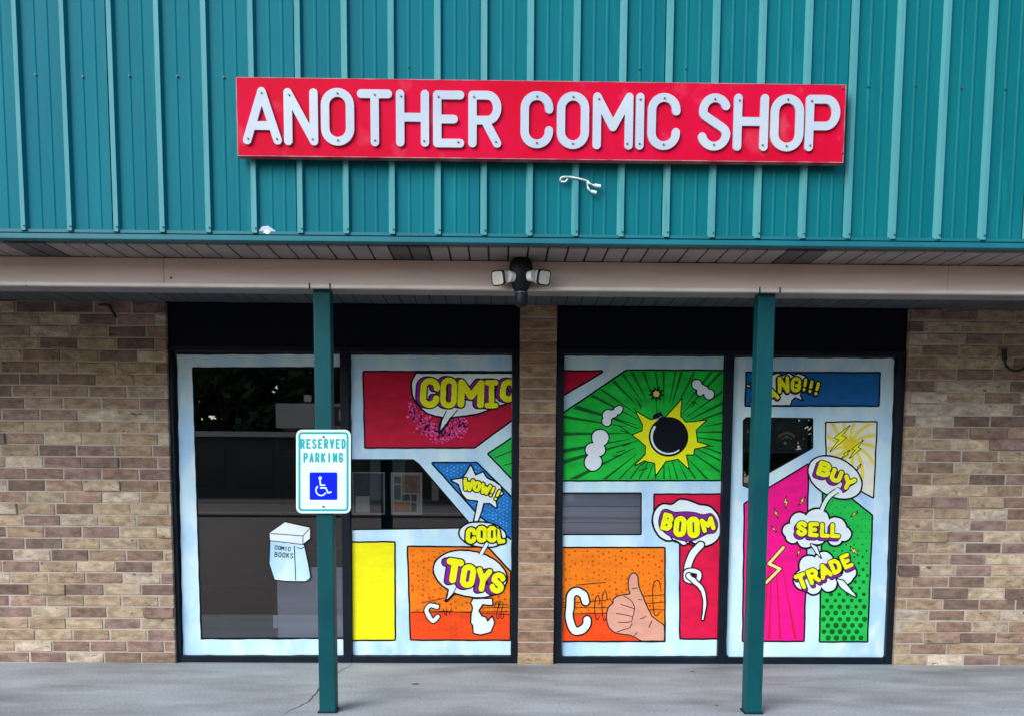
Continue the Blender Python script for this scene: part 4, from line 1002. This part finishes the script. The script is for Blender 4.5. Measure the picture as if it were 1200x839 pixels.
# ================================================================== LOOSE CABLES, LEAVES
def wires(name, label, lines, y, r, m, parts=(), cat='cable'):
    p0 = W(*lines[0][0], y); t_ = thing(name, (p0[0], y, p0[2]), label, cat)
    for l in lines:
        g = MB(); g.tube([W(u, v, y - .004 * math.sin(i * .9)) for i, (u, v) in enumerate(smooth(l, False, 5))], r, 7); g.build('wire', m, t_)
    for u0, v0, u1, v1 in parts:
        g = MB(); g.tube([W(u0, v0, y - .004), W(u1, v1, y - .006)], [r * 2.1, r * 1.9], 8); g.build('plug', m, t_)
    return t_
wires('loose_cable', 'loose white sign cable with two plugs below the red sign', [[(663, 213.5), (657.5, 213), (656.8, 210), (660, 207.8), (670.4, 208.2), (687, 212), (691, 215.6), (696, 217.6)], [(688.5, 214), (688.6, 219), (691, 223.5), (694, 225.4)], [(663, 213), (665, 210.6)]], YF - .026, .0042, 'cable_white', ((696.5, 217.6, 704, 218.8), (693, 224.8, 699, 226.3)))
wires('wall_cable', 'black looped cable fixed to the right brick wall', [[(1177.5, 421), (1178, 426), (1182, 431.6), (1191.6, 434.6), (1203, 430), (1215, 418)]], -.022, .0085, 'cable_black', ((1176.8, 409, 1177.4, 422),))
wires('wall_cable', 'short black wire stub under the ceiling on the left brick wall', [[(116, 357.5), (127, 358), (131, 364), (136, 372)]], -.02, .008, 'cable_black')
for i, (u, v, s_, rz) in enumerate(((487, 801.5, .028, .3), (812, 786.5, .018, .1), (840, 826.5, .016, .2), (652, 803, .010, .9), (411, 804, .009, .5), (1025, 802, .009, .5))):
    q = ground_pt(u, v); lab = ['largest dry leaf lying before the yellow painted panel', 'dry leaf lying before the thumbs-up panel', 'dry leaf lying just left of the right post base', 'speck of dry leaf lying before the brick pillar', 'speck of dry leaf lying right of the sign post', 'speck of dry leaf lying before the rightmost window'][i]
    g = MB(); v_ = [(-1, 0, .1), (-.4, .35, .25), (.3, .3, .15), (1, .05, .35), (.4, -.3, .1), (-.4, -.35, .05), (0, 0, .02)]
    g.add([(q[0] + (x * math.cos(rz) - y * math.sin(rz)) * s_, q[1] + (x * math.sin(rz) + y * math.cos(rz)) * s_, .002 + z * s_ * .5) for x, y, z in v_], [(0, 6, 1), (1, 6, 2), (2, 6, 3), (3, 6, 4), (4, 6, 5), (5, 6, 0)])
    tag(g.build('fallen_leaf', 'dead_leaf'), lab, 'leaf', 'dry leaves on the pavement')

# ================================================================== ACROSS THE ROAD (seen in the glass)
st = thing('filling_station', (-6, -49, -.12), 'beige filling station canopy mirrored in the clear glass', 'canopy')
g = MB(); g.box(-12.9, 6, -54, -46, 4.1, 5.5, .03); g.build('canopy', 'station', st)
sb = MB(); sb.box(-10.6, -6.6, -45.99, -45.93, 4.25, 5.35); sbo = sb.build('sign_panel', 'station_brown', st)
for ch, x in (('O', -9.9), ('H', -8.9), ('O', -7.9)):
    g = MB(); flat(g, letter(ch, 0, 0, .72, .7, .16), lambda X, Y, d, x=x: (x + X, -45.92 + d, 4.85 - Y), .03, .006); g.build('letter', 'station', sbo)
for x in (-12.2, -4, 4.5):
    g = MB(); g.box(x - .2, x + .2, -50.2, -49.8, -.12, 4.1); g.build('column', 'station', st)
kb = thing('station_shop', (-8, -58, -.12), 'low dark shop with a pale eaves line mirrored in the clear glass', 'building')
g = MB(); g.box(-30, 14, -64, -56, -.12, 4.0); g.build('wall', 'station_wall', kb)
g = MB(); g.box(-30.2, 14.2, -64.2, -55.6, 4.0, 4.35); g.build('roof', 'station', kb)
for k in range(12):
    x = -28 + k * 3.3; g = MB(); g.box(x, x + 2.5, -55.99, -55.95, .5, 3.2); g.build('window', 'station_glass', kb)
lp = thing('street_lamp', (-12.3, -52, -.12), 'pale lamp on a pole above the mirrored canopy', 'lamp')
g = MB(); g.tube([(-12.3, -52, -.12), (-12.3, -52, 6.1)], .07, 8); g.build('pole', 'station_wall', lp)
g = MB(); g.box(-12.5, -12.1, -52.2, -51.7, 6.1, 6.5, .05); g.build('head', 'station', lp)
# trees behind the station
def tree_meshes(seed):
    rnd = random.Random(seed); tm = MB(); tm.tube([(0, 0, 0), (.1, 0, 2.5), (-.1, .1, 5), (.2, 0, 9)], [.32, .26, .2, .06], 8)
    cm = MB(); cl_ = []
    for k in range(46):
        a = rnd.uniform(0, 6.28); z = rnd.uniform(2.6, 12.4); r_ = 4.3 * math.sqrt(max(.05, 1 - ((z - 6.6) / 6.4) ** 2)) * math.sqrt(rnd.random())
        cl_.append(Vector((r_ * math.cos(a), r_ * math.sin(a), z)))
        if k < 14: tm.tube([(0, 0, min(z * .6, 6)), (cl_[-1].x * .5, cl_[-1].y * .5, z * .85), cl_[-1]], [.12, .08, .03], 5, False)
    for c in cl_:
        for q in range(70):
            d = Vector((rnd.gauss(0, 1), rnd.gauss(0, 1), rnd.gauss(0, .8))); d = d.normalized() * rnd.uniform(.3, 1.35); p_ = c + d
            s_ = rnd.uniform(.28, .55); ax = Vector((rnd.gauss(0, 1), rnd.gauss(0, 1), rnd.gauss(0, 1))).normalized(); bx = ax.orthogonal().normalized()
            cm.add([p_ - ax * s_, p_ + bx * s_ * .6, p_ + ax * s_, p_ - bx * s_ * .6], [(0, 1, 2, 3)])
    a_ = mesh('trunk', tm.v, tm.f); a_.materials.append(MT['bark']); b__ = mesh('crown', cm.v, cm.f); b__.materials.append(MT['leaf']); return a_, b__
TMS = [tree_meshes(1), tree_meshes(2)]
rnd = random.Random(8)
for k in range(34):
    x = -56 + (k % 17) * 6.6 + (k // 17) * 3.3 + rnd.uniform(-1.2, 1.2); y = -69 - (k // 17) * 6 + rnd.uniform(-2, 2)
    tr_ = thing('broadleaf_tree', (x, y, -.3), 'dark broadleaf tree of the row mirrored behind the filling station', 'tree', 'trees behind the filling station')
    for nm, me in zip(('trunk', 'crown'), TMS[k % 2]): link(nm, me, None, tr_)
    s_ = rnd.uniform(.95, 1.2); tr_.scale = (s_ * 1.1, s_, s_); tr_.rotation_euler = (0, 0, rnd.uniform(0, 6))
